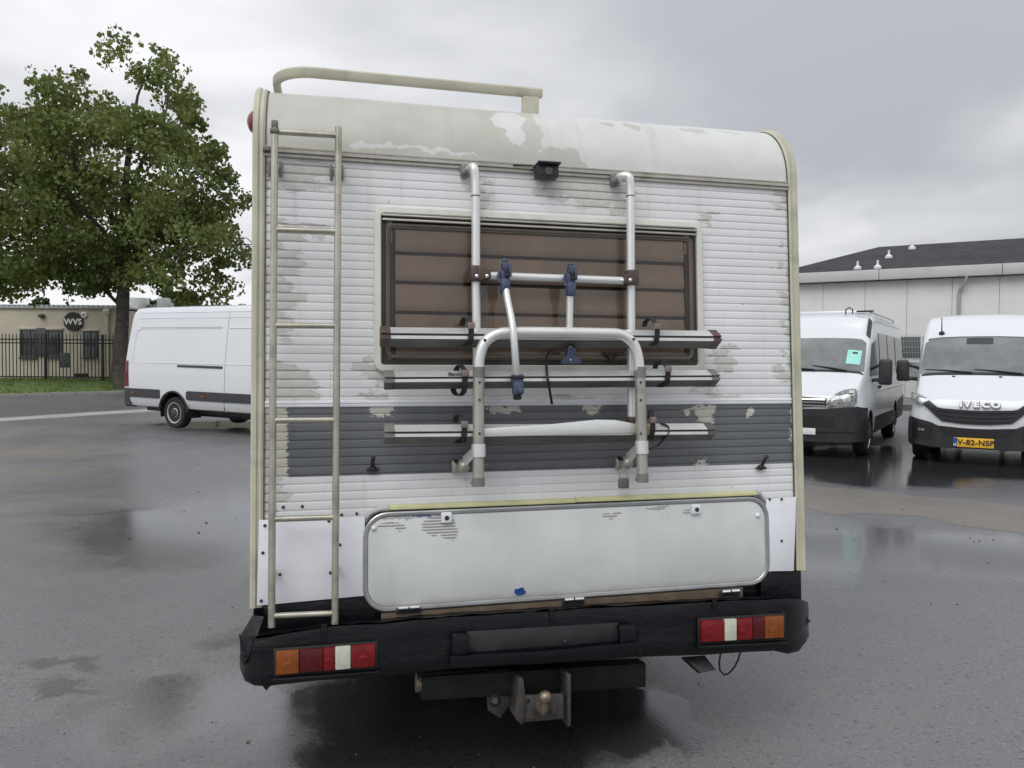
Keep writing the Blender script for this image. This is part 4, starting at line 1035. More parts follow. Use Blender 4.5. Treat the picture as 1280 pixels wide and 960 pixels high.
for sgn in (1, -1):
    V3.pane('door_window', M['glass_dark'], [(1.15, 1.40), (2.1, 1.42), (2.1, 2.12), (1.6, 2.0)], sgn)
    for x0, x1 in ((2.3, 3.45), (3.65, 4.85), (5.05, 6.25)): V3.pane('side_window', M['glass_dark'], [(x0, 1.42), (x1, 1.42), (x1, 2.22), (x0, 2.22)], sgn, 0.012)
    V3.pane('lower_skirt', M['black_plastic'], [(1.5, 0.36), (4.42, 0.36), (4.42, 0.64), (1.5, 0.66)], sgn, 0.012, 0.03, 14, 4, 0.03)
    V3.pane('lower_skirt', M['black_plastic'], [(5.48, 0.40), (6.74, 0.42), (6.74, 0.9), (5.48, 0.80)], sgn, 0.012, 0.03, 10, 4, 0.03)
    V3.pane('panel_gap', M['ink'], [(2.2, 0.68), (2.21, 0.68), (2.21, 2.2), (2.2, 2.2)], sgn, 0.001, 0.01, 2, 10, 0.01)
    V3.line('body_crease', M['car_white'], [(1.4, 1.12), (6.6, 1.14)], sgn, 0.02, -0.006)
    V3.line('roof_gutter', M['car_white'], [(2.0, 2.44), (6.6, 2.46)], sgn, 0.02, 0.0)
    V3.pane('door_handle', M['black_plastic'], [(1.95, 1.16), (2.15, 1.16), (2.15, 1.22), (1.95, 1.22)], sgn, 0.03, 0.03, 4, 3)
    t_ = [(0.40, 0.90, 0.87), (0.47, 1.03, 0.865), (0.56, 1.12, 0.87), (0.68, 1.185, 0.885), (0.84, 1.205, 0.92), (0.88, 1.15, 0.97)]
    h = V3.band('headlight', M['lamp_glass'], [(sgn * y, a, b_) for y, a, b_ in (t_ if sgn > 0 else t_[::-1])], 0.014, 0.08, 16, 5)
    for (y0, y1, za, zb, m) in ((0.5, 0.6, 1.0, 0.92, 'chrome'), (0.68, 0.8, 1.1, 0.98, 'chrome'), (0.76, 0.84, 1.18, 1.13, 'clear_lens')):
        t_ = [(y0, za, zb), (y1, za, zb)]
        V3.band('lamp_reflector', M[m], [(sgn * y, a, b_) for y, a, b_ in (t_ if sgn > 0 else t_[::-1])], 0.022, 0.02, 6, 3, parent=h)
V3.band('front_bumper', M['bumper_plastic'], sym([(0.995, 0.86, 0.34), (0.89, 0.90, 0.31), (0.75, 0.885, 0.29), (0.42, 0.85, 0.28), (0.0, 0.84, 0.28)]), 0.03, 0.06, 40, 5)
for sgn in (1, -1): V3.pane('bumper_corner', M['bumper_plastic'], [(0.14, 0.30), (0.56, 0.30), (0.54, 0.80), (0.14, 0.88)], sgn, 0.02, 0.04, 10, 6, 0.1)
V3.band('lower_intake', M['ink'], sym([(0.55, 0.72, 0.56), (0.0, 0.72, 0.54)]), 0.036, 0.03, 20, 3)
V3.band('bumper_fold', M['bumper_plastic'], sym([(0.9, 0.52, 0.47), (0.0, 0.50, 0.45)]), 0.05, 0.05, 30, 2)
gr_ = V3.band('grille', M['ink'], sym([(0.42, 1.03, 0.90), (0.0, 1.05, 0.865)]), 0.02, 0.05, 20, 4)
for z in (0.90, 0.955, 1.01): V3.band('grille_slat', M['chrome'], sym([(0.40, z + 0.012, z - 0.008), (0.0, z + 0.012, z - 0.01)]), 0.034, 0.03, 14, 1, parent=gr_)
np_ = MB(); np_.box((-0.05, 0, 0.455), (0.012, 0.52, 0.11), 0.003); np_.build('number_plate', M['paper_white'], v3)
wiper(V3, 0.86, -0.05, 0.94, 0.75); wiper(V3, 0.87, 0.1, 0.98, -0.55) if False else wiper(V3, 0.86, -0.6, 0.95, 0.0)
mirror(V3, 1.3, 1.42, 1, 0.46, 0.22); mirror(V3, 1.3, 1.42, -1, 0.46, 0.22)
mb = MB(); mb.box((3.4, 0.0, 2.655), (1.5, 1.2, 0.07), 0.03); mb.build('roof_hatch', M['car_white'], v3)
mb = MB(); mb.tube([(1.95, -0.40, 2.57), (1.95, -0.40, 2.66), (1.95, -0.46, 2.70), (1.95, -0.52, 2.66), (1.95, -0.52, 2.58)], 0.012, 6); mb.box((2.1, -0.72, 2.63), (0.1, 0.3, 0.03), 0.01); mb.build('roof_fitting', M['ink'], v3)
for y in (-0.82, 0.82):
    mb = MB(); mb.tube([(2.0, y, 2.58), (2.15, y, 2.608), (5.8, y, 2.622), (6.0, y, 2.58)], 0.009, 8); mb.build('roof_rail', M['grey_plastic'], v3)

# ---------------------------------------------------------------- motorhome
YAW, LEAN = radians(13.82), radians(4.23)
MH = Vector((cos(YAW), sin(YAW), 0)); MF = Vector((-sin(YAW), cos(YAW), 0)); MZ = Vector((0, 0, 1))
MVv = MF * sin(LEAN) + MZ * cos(LEAN) + MH * 0.0028; MN = -MF * cos(LEAN) + MZ * sin(LEAN)   # the old body leans a touch sideways
MH3 = MH + MZ * 0.0028
BASIS = Matrix((MH3, MVv, MN)).transposed(); BINV = BASIS.inverted(); LOC = Matrix((MH, MF, MZ))
_pc = at_depth(660, 450, 3.22)                        # a point of the rear wall
MO = _pc - MVv * (_pc.z / MVv.z)
def uv(px, py, w=0.0):
    a, d = BINV @ (CAM - MO), BINV @ ray(px, py)
    p = a + d * ((w - a.z) / d.z); return p.x, p.y
def W(u, v, w=0.0):
    """rear-wall coordinates (across, up, out towards the camera) to the motorhome's own axes"""
    return LOC @ (BASIS @ Vector((u, v, w)))
def P(px, py, w=0.0):
    u, v = uv(px, py, w); return W(u, v, w)
WR = Matrix((Vector((1, 0, 0)), Vector((0, cos(LEAN), -sin(LEAN))), Vector((0, sin(LEAN), cos(LEAN))))).transposed()   # local box axes: across, inward, up
mh = thing('motorhome', 'old white motorhome seen from behind, with peeling paint, a ladder and an empty bicycle rack', 'motorhome', MO, YAW)
UL, UR = uv(330, 186)[0], uv(984.5, 229)[0]
VT = (uv(329, 188)[1] + uv(985, 231)[1]) / 2          # foot of the smooth roof cap
VP = (uv(327.5, 651)[1] + uv(993.5, 622)[1]) / 2          # top of the smooth lower panels
VB = (uv(320, 757)[1] + uv(998, 714)[1]) / 2          # bottom of those panels
VS1 = (uv(360, 507)[1] + uv(988, 506)[1]) / 2         # dark stripe
VS0 = (uv(400, 593)[1] + uv(988, 581)[1]) / 2
print('wall', UL, UR, VT, VP, VB, VS1, VS0, 'ball z', (at_plane(681, 872, MO + MN * 0.3, MN)).z, 'floor', W(0, VB)[2])
zW = lambda v: v * cos(LEAN)

def bz(px, py, rx, ry):
    p = P(px, py); s = 1 / 310.0
    return (p.x, p.z, rx * s, ry * s)
def wall_material(name, stripe):
    m, nt, b = bsdf(name)
    tc = N(nt, 'ShaderNodeTexCoord'); sp = N(nt, 'ShaderNodeSeparateXYZ'); L(nt, tc.outputs['Object'], sp.inputs[0])
    cb = N(nt, 'ShaderNodeCombineXYZ'); L(nt, sp.outputs[0], cb.inputs[0]); L(nt, sp.outputs[2], cb.inputs[1])
    X, Z = sp.outputs[0], sp.outputs[2]; vec = cb.outputs[0]
    st = N(nt, 'ShaderNodeMapping'); st.inputs['Scale'].default_value = (1, 3.2, 1); L(nt, vec, st.inputs[0])
    w1 = NOISE(nt, st.outputs[0], 11, 8, 0.68); w2 = NOISE(nt, vec, 38, 5, 0.65)
    def warp(amp, n):
        v = VM(nt, 'SUBTRACT', n.outputs['Color'], (0.5, 0.5, 0.5)); v2 = VM(nt, 'SCALE', v.outputs[0]); v2.inputs['Scale'].default_value = amp
        return v2.outputs[0]
    wv = VM(nt, 'ADD', VM(nt, 'ADD', vec, warp(0.11, w1)).outputs[0], warp(0.035, w2)).outputs[0]
    big = NOISE(nt, vec, 1.7, 5, 0.6)
    white = MIX(nt, MAPR(nt, big.outputs[0], 0.3, 0.7), (0.64, 0.65, 0.65), (0.74, 0.75, 0.765))
    old = MIX(nt, MAPR(nt, w2.outputs[0], 0.3, 0.7), (0.42, 0.41, 0.36), (0.52, 0.51, 0.455))
    # vertical dirt runs and grime
    rn = N(nt, 'ShaderNodeMapping'); rn.inputs['Scale'].default_value = (16, 0.7, 1); L(nt, vec, rn.inputs[0])
    runs = NOISE(nt, rn.outputs[0], 1, 6, 0.7)
    c = MIX(nt, MAPR(nt, runs.outputs[0], 0.52, 0.8, 0, 0.32), white, (0.36, 0.35, 0.31))
    # greyish old coat showing in broad patches
    pats = [bz(346, 350, 22, 80), bz(350, 474, 34, 22), bz(372, 490, 26, 6), bz(352, 218, 50, 22), bz(390, 215, 20, 18), bz(395, 290, 22, 8), bz(340, 560, 12, 60), bz(600, 240, 9, 26), bz(560, 430, 30, 10),
            bz(735, 235, 40, 26), bz(690, 235, 24, 20), bz(905, 448, 16, 22), bz(880, 487, 22, 6), bz(975, 466, 9, 16), bz(880, 270, 12, 9), bz(465, 498, 20, 10), bz(455, 458, 11, 16), bz(985, 380, 5, 100), bz(900, 497, 28, 6), bz(355, 503, 46, 10), bz(700, 500, 22, 8), bz(735, 500, 14, 6), bz(770, 250, 18, 22), bz(978, 245, 12, 22), bz(350, 300, 20, 30), bz(470, 470, 14, 12), bz(335, 620, 16, 30)]
    rid = N(nt, 'ShaderNodeTexWhiteNoise', noise_dimensions='1D')
    L(nt, MATH(nt, 'FLOOR', MATH(nt, 'MULTIPLY', Z, 1 / (0.0335 * cos(LEAN)))), rid.inputs['W'])
    shx = MATH(nt, 'MULTIPLY', MATH(nt, 'SUBTRACT', rid.outputs['Value'], 0.5), 0.085)
    cs = N(nt, 'ShaderNodeCombineXYZ'); L(nt, shx, cs.inputs[0])
    wv0 = wv; wv = VM(nt, 'ADD', VM(nt, 'ADD', wv, cs.outputs[0]).outputs[0], warp(0.07, w1)).outputs[0]
    f = blob_field(nt, wv, pats)
    wv = wv0
    pk = MAPR(nt, f, 0.84, 0.98, 0.64, 0.0)
    c = MIX(nt, pk, c, old)
    # crisp darker rims on scratched ribs
    rib = MATH(nt, 'FRACT', MATH(nt, 'MULTIPLY', Z, 1 / (0.0335 * cos(LEAN))))
    scr = MATH(nt, 'MULTIPLY', MATH(nt, 'MULTIPLY', MAPR(nt, rib, 0.18, 0.04), MAPR(nt, f, 1.12, 0.95)), 0.5)
    c = MIX(nt, scr, c, (0.11, 0.105, 0.09))
    if stripe:
        below = MAPR(nt, Z, zW(VS0) - 0.001, zW(VS0) + 0.001, 0, 1, False); above = MAPR(nt, Z, zW(VS1) - 0.001, zW(VS1) + 0.001, 1, 0, False)
        en = NOISE(nt, st.outputs[0], 24, 4, 0.6)
        xe = MATH(nt, 'ADD', X, MATH(nt, 'MULTIPLY', MATH(nt, 'SUBTRACT', en.outputs[0], 0.5), 0.06))
        left = MAPR(nt, xe, P(359, 550).x - 0.001, P(359, 550).x + 0.002, 0, 1, False)
        peel = [bz(477, 511, 17, 9), bz(630, 510, 22, 8), bz(740, 510, 13, 7), bz(866, 511, 15, 5), bz(882, 512, 16, 7), bz(880, 519, 12, 6), bz(886, 527, 7, 7), bz(888, 536, 4, 8), bz(937, 515, 6, 5), bz(876, 581, 14, 3), bz(600, 588, 8, 3), bz(990, 518, 4, 12), bz(988, 545, 3, 9)]
        fp = blob_field(nt, VM(nt, 'ADD', wv, warp(0.05, w2)).outputs[0], peel)
        keep = MAPR(nt, fp, 0.93, 0.99)
        k = MATH(nt, 'MULTIPLY', MATH(nt, 'MULTIPLY', below, above), MATH(nt, 'MULTIPLY', left, keep))
        gcol = MIX(nt, MAPR(nt, big.outputs[0], 0.35, 0.7), (0.108, 0.116, 0.126), (0.142, 0.15, 0.16))
        gcol = MIX(nt, MAPR(nt, runs.outputs[0], 0.5, 0.8, 0, 0.35), gcol, (0.16, 0.155, 0.14))
        inband = MATH(nt, 'MULTIPLY', below, above)
        c = MIX(nt, MATH(nt, 'MULTIPLY', inband, MATH(nt, 'SUBTRACT', 1.0, k)), c, (0.50, 0.49, 0.43))
        c = MIX(nt, k, c, gcol)
    # specks
    sv = N(nt, 'ShaderNodeTexVoronoi'); sv.inputs['Scale'].default_value = 9; L(nt, vec, sv.inputs['Vector'])
    c = MIX(nt, MAPR(nt, sv.outputs['Distance'], 0.022, 0.05, 0.6, 0.0), c, (0.09, 0.085, 0.075))
    L(nt, c, b.inputs['Base Color'])
    L(nt, MAPR(nt, big.outputs[0], 0.3, 0.7, 0.33, 0.5), b.inputs['Roughness'])
    bp = N(nt, 'ShaderNodeBump'); bp.inputs['Strength'].default_value = 0.6; bp.inputs['Distance'].default_value = 0.004
    L(nt, pk, bp.inputs['Height']); bp.invert = True; L(nt, bp.outputs[0], b.inputs['Normal'])
    return m
M['wall_paint'] = wall_material('wall_paint', True)

# --- smooth roof cap paint: yellowed left half, whiter right half, ragged seam
def cap_material():
    m, nt, b = bsdf('cap_paint')
    tc = N(nt, 'ShaderNodeTexCoord'); sp = N(nt, 'ShaderNodeSeparateXYZ'); L(nt, tc.outputs['Object'], sp.inputs[0])
    cb = N(nt, 'ShaderNodeCombineXYZ'); L(nt, sp.outputs[0], cb.inputs[0]); L(nt, sp.outputs[2], cb.inputs[1]); vec = cb.outputs[0]
    w1 = NOISE(nt, vec, 13, 8, 0.7); w2 = NOISE(nt, vec, 4, 5, 0.6)
    def warp(n, a):
        v2 = VM(nt, 'SCALE', VM(nt, 'SUBTRACT', n.outputs['Color'], (0.5, 0.5, 0.5)).outputs[0]); v2.inputs['Scale'].default_value = a; return v2.outputs[0]
    wv = VM(nt, 'ADD', VM(nt, 'ADD', vec, warp(w1, 0.10)).outputs[0], warp(w2, 0.12)).outputs[0]
    sx = N(nt, 'ShaderNodeSeparateXYZ'); L(nt, wv, sx.inputs[0])
    right = MAPR(nt, sx.outputs[0], P(678, 170).x - 0.003, P(678, 170).x + 0.004, 0, 1)
    f = blob_field(nt, wv, [bz(640, 142, 28, 14), bz(646, 165, 13, 16), bz(540, 190, 60, 4), bz(462, 184, 26, 4)])
    f2 = blob_field(nt, wv, [bz(800, 150, 14, 7), bz(880, 155, 22, 5), bz(770, 148, 12, 4), bz(700, 210, 36, 26), bz(930, 158, 18, 3)])
    wh = MATH(nt, 'MAXIMUM', MAPR(nt, f, 0.92, 1.0, 1, 0), MATH(nt, 'MULTIPLY', right, MAPR(nt, f2, 0.92, 1.0)))
    g = MIX(nt, MAPR(nt, w2.outputs[0], 0.3, 0.7), (0.45, 0.45, 0.40), (0.52, 0.52, 0.475))
    w_ = MIX(nt, MAPR(nt, w2.outputs[0], 0.3, 0.7), (0.58, 0.59, 0.575), (0.66, 0.67, 0.66))
    c = MIX(nt, wh, g, w_)
    rn = N(nt, 'ShaderNodeMapping'); rn.inputs['Scale'].default_value = (14, 1.2, 1); L(nt, vec, rn.inputs[0])
    runs = NOISE(nt, rn.outputs[0], 1, 5, 0.65)
    c = MIX(nt, MAPR(nt, runs.outputs[0], 0.52, 0.8, 0, 0.28), c, (0.3, 0.29, 0.25))
    L(nt, c, b.inputs['Base Color']); b.inputs['Roughness'].default_value = 0.4
    return m
M['cap_paint'] = cap_material()
def hatch_material():
    m, nt, b = bsdf('hatch_paint')
    tc = N(nt, 'ShaderNodeTexCoord'); sp = N(nt, 'ShaderNodeSeparateXYZ'); L(nt, tc.outputs['Object'], sp.inputs[0])
    cb = N(nt, 'ShaderNodeCombineXYZ'); L(nt, sp.outputs[0], cb.inputs[0]); L(nt, sp.outputs[2], cb.inputs[1]); vec = cb.outputs[0]
    big = NOISE(nt, vec, 3, 5, 0.6); w1 = NOISE(nt, vec, 26, 6, 0.7)
    v2 = VM(nt, 'SCALE', VM(nt, 'SUBTRACT', w1.outputs['Color'], (0.5, 0.5, 0.5)).outputs[0]); v2.inputs['Scale'].default_value = 0.05
    wv = VM(nt, 'ADD', vec, v2.outputs[0]).outputs[0]
    c = MIX(nt, MAPR(nt, big.outputs[0], 0.3, 0.7), (0.56, 0.58, 0.57), (0.64, 0.655, 0.65))
    f = blob_field(nt, wv, [bz(548, 656, 22, 13), bz(484, 656, 13, 5), bz(500, 657, 8, 5), bz(763, 643, 14, 4), bz(856, 640, 6, 5), bz(560, 666, 12, 8)])
    rib = MATH(nt, 'FRACT', MATH(nt, 'MULTIPLY', sp.outputs[2], 1 / 0.0115))
    ink = MATH(nt, 'MULTIPLY', MAPR(nt, f, 0.9, 1.0, 1, 0), MAPR(nt, rib, 0.35, 0.5, 0, 0.8))
    c = MIX(nt, ink, c, (0.16, 0.16, 0.14))
    fl = blob_field(nt, wv, [bz(500, 646, 34, 2.2), bz(535, 644, 30, 2.0), bz(820, 634, 20, 2)])
    c = MIX(nt, MAPR(nt, fl, 0.8, 1.0, 0.65, 0), c, (0.2, 0.2, 0.2))
    fb = blob_field(nt, wv, [bz(648, 738, 9, 6), bz(526, 643, 13, 2)])
    c = MIX(nt, MAPR(nt, fb, 0.85, 0.95, 1, 0), c, (0.02, 0.07, 0.28))
    grime = MAPR(nt, MATH(nt, 'ADD', sp.outputs[2], MATH(nt, 'MULTIPLY', w1.outputs[0], 0.04)), P(700, 742).z + 0.01, P(700, 742).z + 0.05, 0.55, 0)
    c = MIX(nt, grime, c, (0.3, 0.285, 0.23))
    rn = N(nt, 'ShaderNodeMapping'); rn.inputs['Scale'].default_value = (11, 0.8, 1); L(nt, vec, rn.inputs[0])
    runs = NOISE(nt, rn.outputs[0], 1, 5, 0.65)
    c = MIX(nt, MAPR(nt, runs.outputs[0], 0.55, 0.8, 0, 0.3), c, (0.4, 0.39, 0.35))
    L(nt, c, b.inputs['Base Color']); b.inputs['Roughness'].default_value = 0.35
    return m
M['hatch_paint'] = hatch_material()
def wrap_material():
    m, nt, b = bsdf('black_wrap')
    tc = N(nt, 'ShaderNodeTexCoord')
    mp = N(nt, 'ShaderNodeMapping'); mp.inputs['Scale'].default_value = (0.65, 1, 2.2); L(nt, tc.outputs['Object'], mp.inputs[0])
    n1 = NOISE(nt, mp.outputs[0], 6, 6, 0.6, 1.2); n2 = NOISE(nt, tc.outputs['Object'], 28, 5, 0.65, 0.6)
    c = MIX(nt, MAPR(nt, n2.outputs[0], 0.5, 0.8), (0.002, 0.0024, 0.0045), (0.005, 0.0055, 0.0075)); b.inputs['Specular IOR Level'].default_value = 0.36
    L(nt, c, b.inputs['Base Color']); L(nt, MAPR(nt, n1.outputs[0], 0.3, 0.7, 0.27, 0.48), b.inputs['Roughness'])
    bp = N(nt, 'ShaderNodeBump'); bp.inputs['Strength'].default_value = 0.38; bp.inputs['Distance'].default_value = 0.016
    L(nt, MATH(nt, 'ADD', n1.outputs[0], MATH(nt, 'MULTIPLY', n2.outputs[0], 0.22)), bp.inputs['Height']); L(nt, bp.outputs[0], b.inputs['Normal'])
    return m
M['black_wrap'] = wrap_material()
def blind_material():
    m, nt, b = bsdf('blind')
    tc = N(nt, 'ShaderNodeTexCoord')
    n = NOISE(nt, tc.outputs['Object'], 4.5, 5, 0.6)
    L(nt, MIX(nt, MAPR(nt, n.outputs[0], 0.3, 0.7), (0.50, 0.44, 0.38), (0.66, 0.58, 0.505)), b.inputs['Base Color'])
    b.inputs['Roughness'].default_value = 0.5
    return m
M['blind'] = blind_material()

# --- body shell behind the rear wall
CR_ = 0.295; VC = VT + 0.03                              # cap radius and where its curve starts
def cap_pt(u, k, n=14, off=0.0, end=1.5):
    a = (pi / 2 + LEAN) * k / n
    return W(u, VC + (CR_ + off) * sin(a), -CR_ + (CR_ + off) * cos(a))
ztopR = cap_pt(0, 14).z
BODY_L = 5.0
prof = [W(0, VB - 0.02, -0.03), W(0, VC, -0.03)] + [cap_pt(0, k, off=-0.03) for k in range(1, 15)]
prof = [Vector((0, p.y, p.z)) for p in prof]
yR = prof[-1].y
prof += [Vector((0, BODY_L - 0.3, ztopR - 0.03)), Vector((0, BODY_L + 0.05, ztopR - 0.16)), Vector((0, BODY_L + 0.12, ztopR - 0.45)), Vector((0, BODY_L - 0.1, ztopR - 0.72)), Vector((0, BODY_L - 0.9, ztopR - 0.80)), Vector((0, BODY_L - 0.95, 0.62)), Vector((0, 0.3, 0.62))]
mb = MB(); mb.prism([p + Vector((UL + 0.012, 0, 0)) for p in prof], (UR - UL + 0.0, 0, 0))
M['side_paint'] = mat('side_paint', (0.6, 0.6, 0.58), 0.4, var=0.05, dirt=(0.4, 0.39, 0.33), dscale=2, damt=0.4)
mb.build('coach_body', M['side_paint'], mh, angle=25)
mb = MB(); cy = BODY_L - 0.95; uc = (UL + UR) / 2
cabp = [(cy, 0.5), (cy, ztopR - 0.83), (cy + 0.45, ztopR - 0.86), (cy + 1.15, 1.28), (cy + 1.85, 1.08), (cy + 2.0, 0.85), (cy + 2.02, 0.42), (cy + 0.2, 0.38)]
mb.prism([Vector((uc - 0.95, y, z)) for y, z in cabp], (1.9, 0, 0), 0.04); mb.build('cab', M['side_paint'], mh)
mb = MB(); d = Vector((0, 0.7, 1.28 - (ztopR - 0.86))).normalized(); nn = Vector((0, -d.z, d.y)) * 1.0
a = Vector((uc, cy + 0.5, ztopR - 0.86 - 0.05)) ; e = Vector((uc, cy + 1.1, 1.32))
mb.prism([a + Vector((-0.8, 0, 0)), a + Vector((0.8, 0, 0)), e + Vector((0.85, 0, 0)), e + Vector((-0.85, 0, 0))], nn * 0.03); mb.build('windscreen', M['glass_dark'], mh)
for s in (-1, 1):
    uw = UL + 0.005 if s < 0 else UR + 0.02
    for y0, y1 in ((0.7, 1.5), (2.4, 3.3)):
        mb = MB(); mb.box((uw, (y0 + y1) / 2, 1.75), (0.03, y1 - y0, 0.45), 0.012); mb.build('side_window', M['glass_dark'], mh)
    mb = MB(); mb.box((uc + s * 0.965, cy + 0.55, 1.25), (0.02, 0.7, 0.4), 0.008); mb.build('cab_window', M['glass_dark'], mh)
    wheel(mh, uc + s * 0.80, 1.15, 0.33, 0.2, s, 'silver', 8) if False else None
def mh_wheel(x, y, s):
    e_ = bpy.data.objects.new('axle', None)
    w0 = len(COL.objects); wheel(mh, x, y, 0.33, 0.2, 1, 'silver', 8)
    o = [c for c in mh.children if c.name.startswith('wheel')][-1]
    for c in mh.children:
        if c.name.startswith('wheel') and abs(c.location.x - x) < 1e-4 and abs(c.location.y - y) < 1e-4: c.rotation_euler = (0, 0, -pi / 2 if s > 0 else pi / 2)
    bpy.data.objects.remove(e_)
for s in (-1, 1):
    for du in (0.62, 0.86): mh_wheel(uc + s * du, 1.55, s)
    mh_wheel(uc + s * 0.8, cy + 1.1, s)
mb = MB()
for s in (-1, 1): mb.box((uc + s * 0.42, 2.6, 0.56), (0.09, 4.9, 0.14), 0.01)
mb.cyl((uc - 0.9, 1.55, 0.33), (uc + 0.9, 1.55, 0.33), 0.06); mb.ball((uc, 1.55, 0.33), 0.16, 1, 0.9, 0.9)
for y in (0.45, 1.0, 2.2, 3.2): mb.box((uc, y, 0.54), (1.0, 0.08, 0.1))
mb.build('chassis', M['frame_black'], mh)
mb = MB(); mb.box((uc - 0.1, 0.75, 0.50), (0.9, 0.5, 0.24), 0.04); mb.build('waste_tank', M['frame_black'], mh)
mb = MB(); mb.tube([(uc + 0.1, 3.0, 0.42), (uc + 0.2, 2.0, 0.4), (uc + 0.25, 1.7, 0.42), (uc + 0.3, 0.9, 0.4)], 0.035); mb.build('exhaust', M['rust_steel'], mh)

# --- ribbed rear wall: real folds, 33 mm apart
def ribbed(u0, u1, v0, v1, name, m, w0=0.0, pitch=0.0335):
    prof = [(v0, w0)]; v = v0 - (v0 % pitch) + pitch
    while v < v1 - 0.004:
        prof += [(v - 0.005, w0 + 0.0), (v - 0.0022, w0 - 0.0026), (v + 0.0002, w0 - 0.0026), (v + 0.0035, w0 + 0.0), (v + pitch * 0.45, w0 + 0.0012)]
        v += pitch
    prof = [p for p in prof if v0 <= p[0] <= v1] + [(v1, w0)]
    mb = MB(); us = [u0 + (u1 - u0) * i / 24 for i in range(25)]
    g = [[mb.V(W(u, v, w + 0.0012 * mnoise.noise(Vector((u * 3, v * 4, 0))))) for v, w in prof] for u in us]
    for i in range(24):
        for j in range(len(prof) - 1): mb.face([g[i][j], g[i + 1][j], g[i + 1][j + 1], g[i][j + 1]])
    return mb.build(name, m, mh, angle=20)
ribbed(UL - 0.03, UR + 0.03, VP - 0.06, VT, 'rear_wall', M['wall_paint'])
# black lower apron behind the bumper
mb = MB(); mb.prism([W(UL - 0.03, VP - 0.05, -0.012), W(UR + 0.03, VP - 0.05, -0.012), W(UR + 0.03, VB - 0.2, -0.012), W(UL - 0.03, VB - 0.2, -0.012)], W(0, 0, -0.02)); mb.build('lower_apron', M['black_wrap'], mh)
# cap
mb = MB(); us = [UL - 0.03 + (UR - UL + 0.06) * i / 30 for i in range(31)]; g = []
for u in us:
    dz = 0.004 * mnoise.noise(Vector((u * 2.3, 3, 0)))
    r = [W(u, VT + 0.006, 0.004)] + [cap_pt(u, k, 18, off=dz + 0.004) for k in range(0, 19)]
    r += [Vector((u, r[-1].y + dd, r[-1].z + dz)) for dd in (0.3, 0.9, 2.0, BODY_L - 1.2)]
    g.append([mb.V(p) for p in r])
for i in range(30):
    for j in range(len(g[0]) - 1): mb.face([g[i][j], g[i + 1][j], g[i + 1][j + 1], g[i][j + 1]])
mb.build('roof_cap', M['cap_paint'], mh, angle=60)
# aluminium joint rail below the cap, three ridges
mb = MB(); pr = [(VT - 0.024, 0.0), (VT - 0.022, 0.012), (VT - 0.014, 0.013), (VT - 0.012, 0.006), (VT - 0.008, 0.006), (VT - 0.006, 0.015), (VT + 0.004, 0.015), (VT + 0.006, 0.008), (VT + 0.010, 0.008), (VT + 0.012, 0.011), (VT + 0.017, 0.011), (VT + 0.019, 0.0)]
mb.prism([W(UL + 0.002, v, w) for v, w in pr], (UR - UL - 0.004, 0, 0)); mb.build('joint_rail', M['alu_dull'], mh)
q = P(332, 188, 0.012); mb = MB(); mb.box(W(*uv(334, 188), 0.018), (0.03, 0.02, 0.02), 0.005, WR); mb.build('rail_bracket', M['grey_cap'], mh)
# pale raised strip above the dark stripe
mb = MB(); mb.prism([W(UL + 0.001, v, w) for v, w in ((VS1 + 0.002, 0.0), (VS1 + 0.004, 0.006), (VS1 + 0.010, 0.007), (VS1 + 0.012, 0.003), (VS1 + 0.016, 0.003), (VS1 + 0.018, 0.007), (VS1 + 0.025, 0.006), (VS1 + 0.028, 0.0))], (UR - UL - 0.002, 0, 0)); mb.build('stripe_moulding', M['panel_white'], mh)
# corner trims follow wall and cap
for s, u0 in ((-1, UL), (1, UR)):
    rr = []
    sec = [(-0.004, -0.03), (-0.004, 0.008), (0.004, 0.014), (0.012, 0.010), (0.017, 0.010), (0.022, 0.018), (0.034, 0.018), (0.042, 0.010), (0.044, -0.03)]
    vb = VB - 0.0
    path = [(vb, None), ((vb + VP) / 2, None), (VP, None), (VS1, None), (VT - 0.3, None), (VT, None)] + [(None, k) for k in range(0, 19)] + [(None, 18.5)]
    for v, k in path:
        row = []
        for du, w in sec:
            if k is None: row.append(W(u0 + s * du, v, w))
            elif k <= 18: row.append(cap_pt(u0 + s * du, k, 18, off=w))
            else:
                p = cap_pt(u0 + s * du, 18, 18, off=w); row.append(Vector((p.x, p.y + 2.5, p.z)))
        rr.append(row)
    mb = MB(); mb.rings(rr); mb.build('corner_trim', M['beige_trim'], mh)
    mb = MB(); rr = []                                      # dark sealant line on the inner edge
    for v, k in path[:-1]:
        f_ = (lambda du, w: W(u0 + s * du, v, w)) if k is None else (lambda du, w: cap_pt(u0 + s * du, k, 18, off=w))
        rr.append([f_(-0.0035, 0.002), f_(-0.0035, 0.008), f_(-0.0085, 0.007), f_(-0.0085, 0.002)])
    mb.rings(rr); mb.build('seal', mat('seal_dirt', (0.09, 0.085, 0.065), 0.7, var=0.5, vscale=12), mh)
mb = MB(); pc = P(317, 150, -0.1); mb.ball((UL - 0.026, pc.y + 0.03, pc.z), 0.05, 0.85, 1, 1); mb.build('marker_light', M['tail_red_dome'], mh)

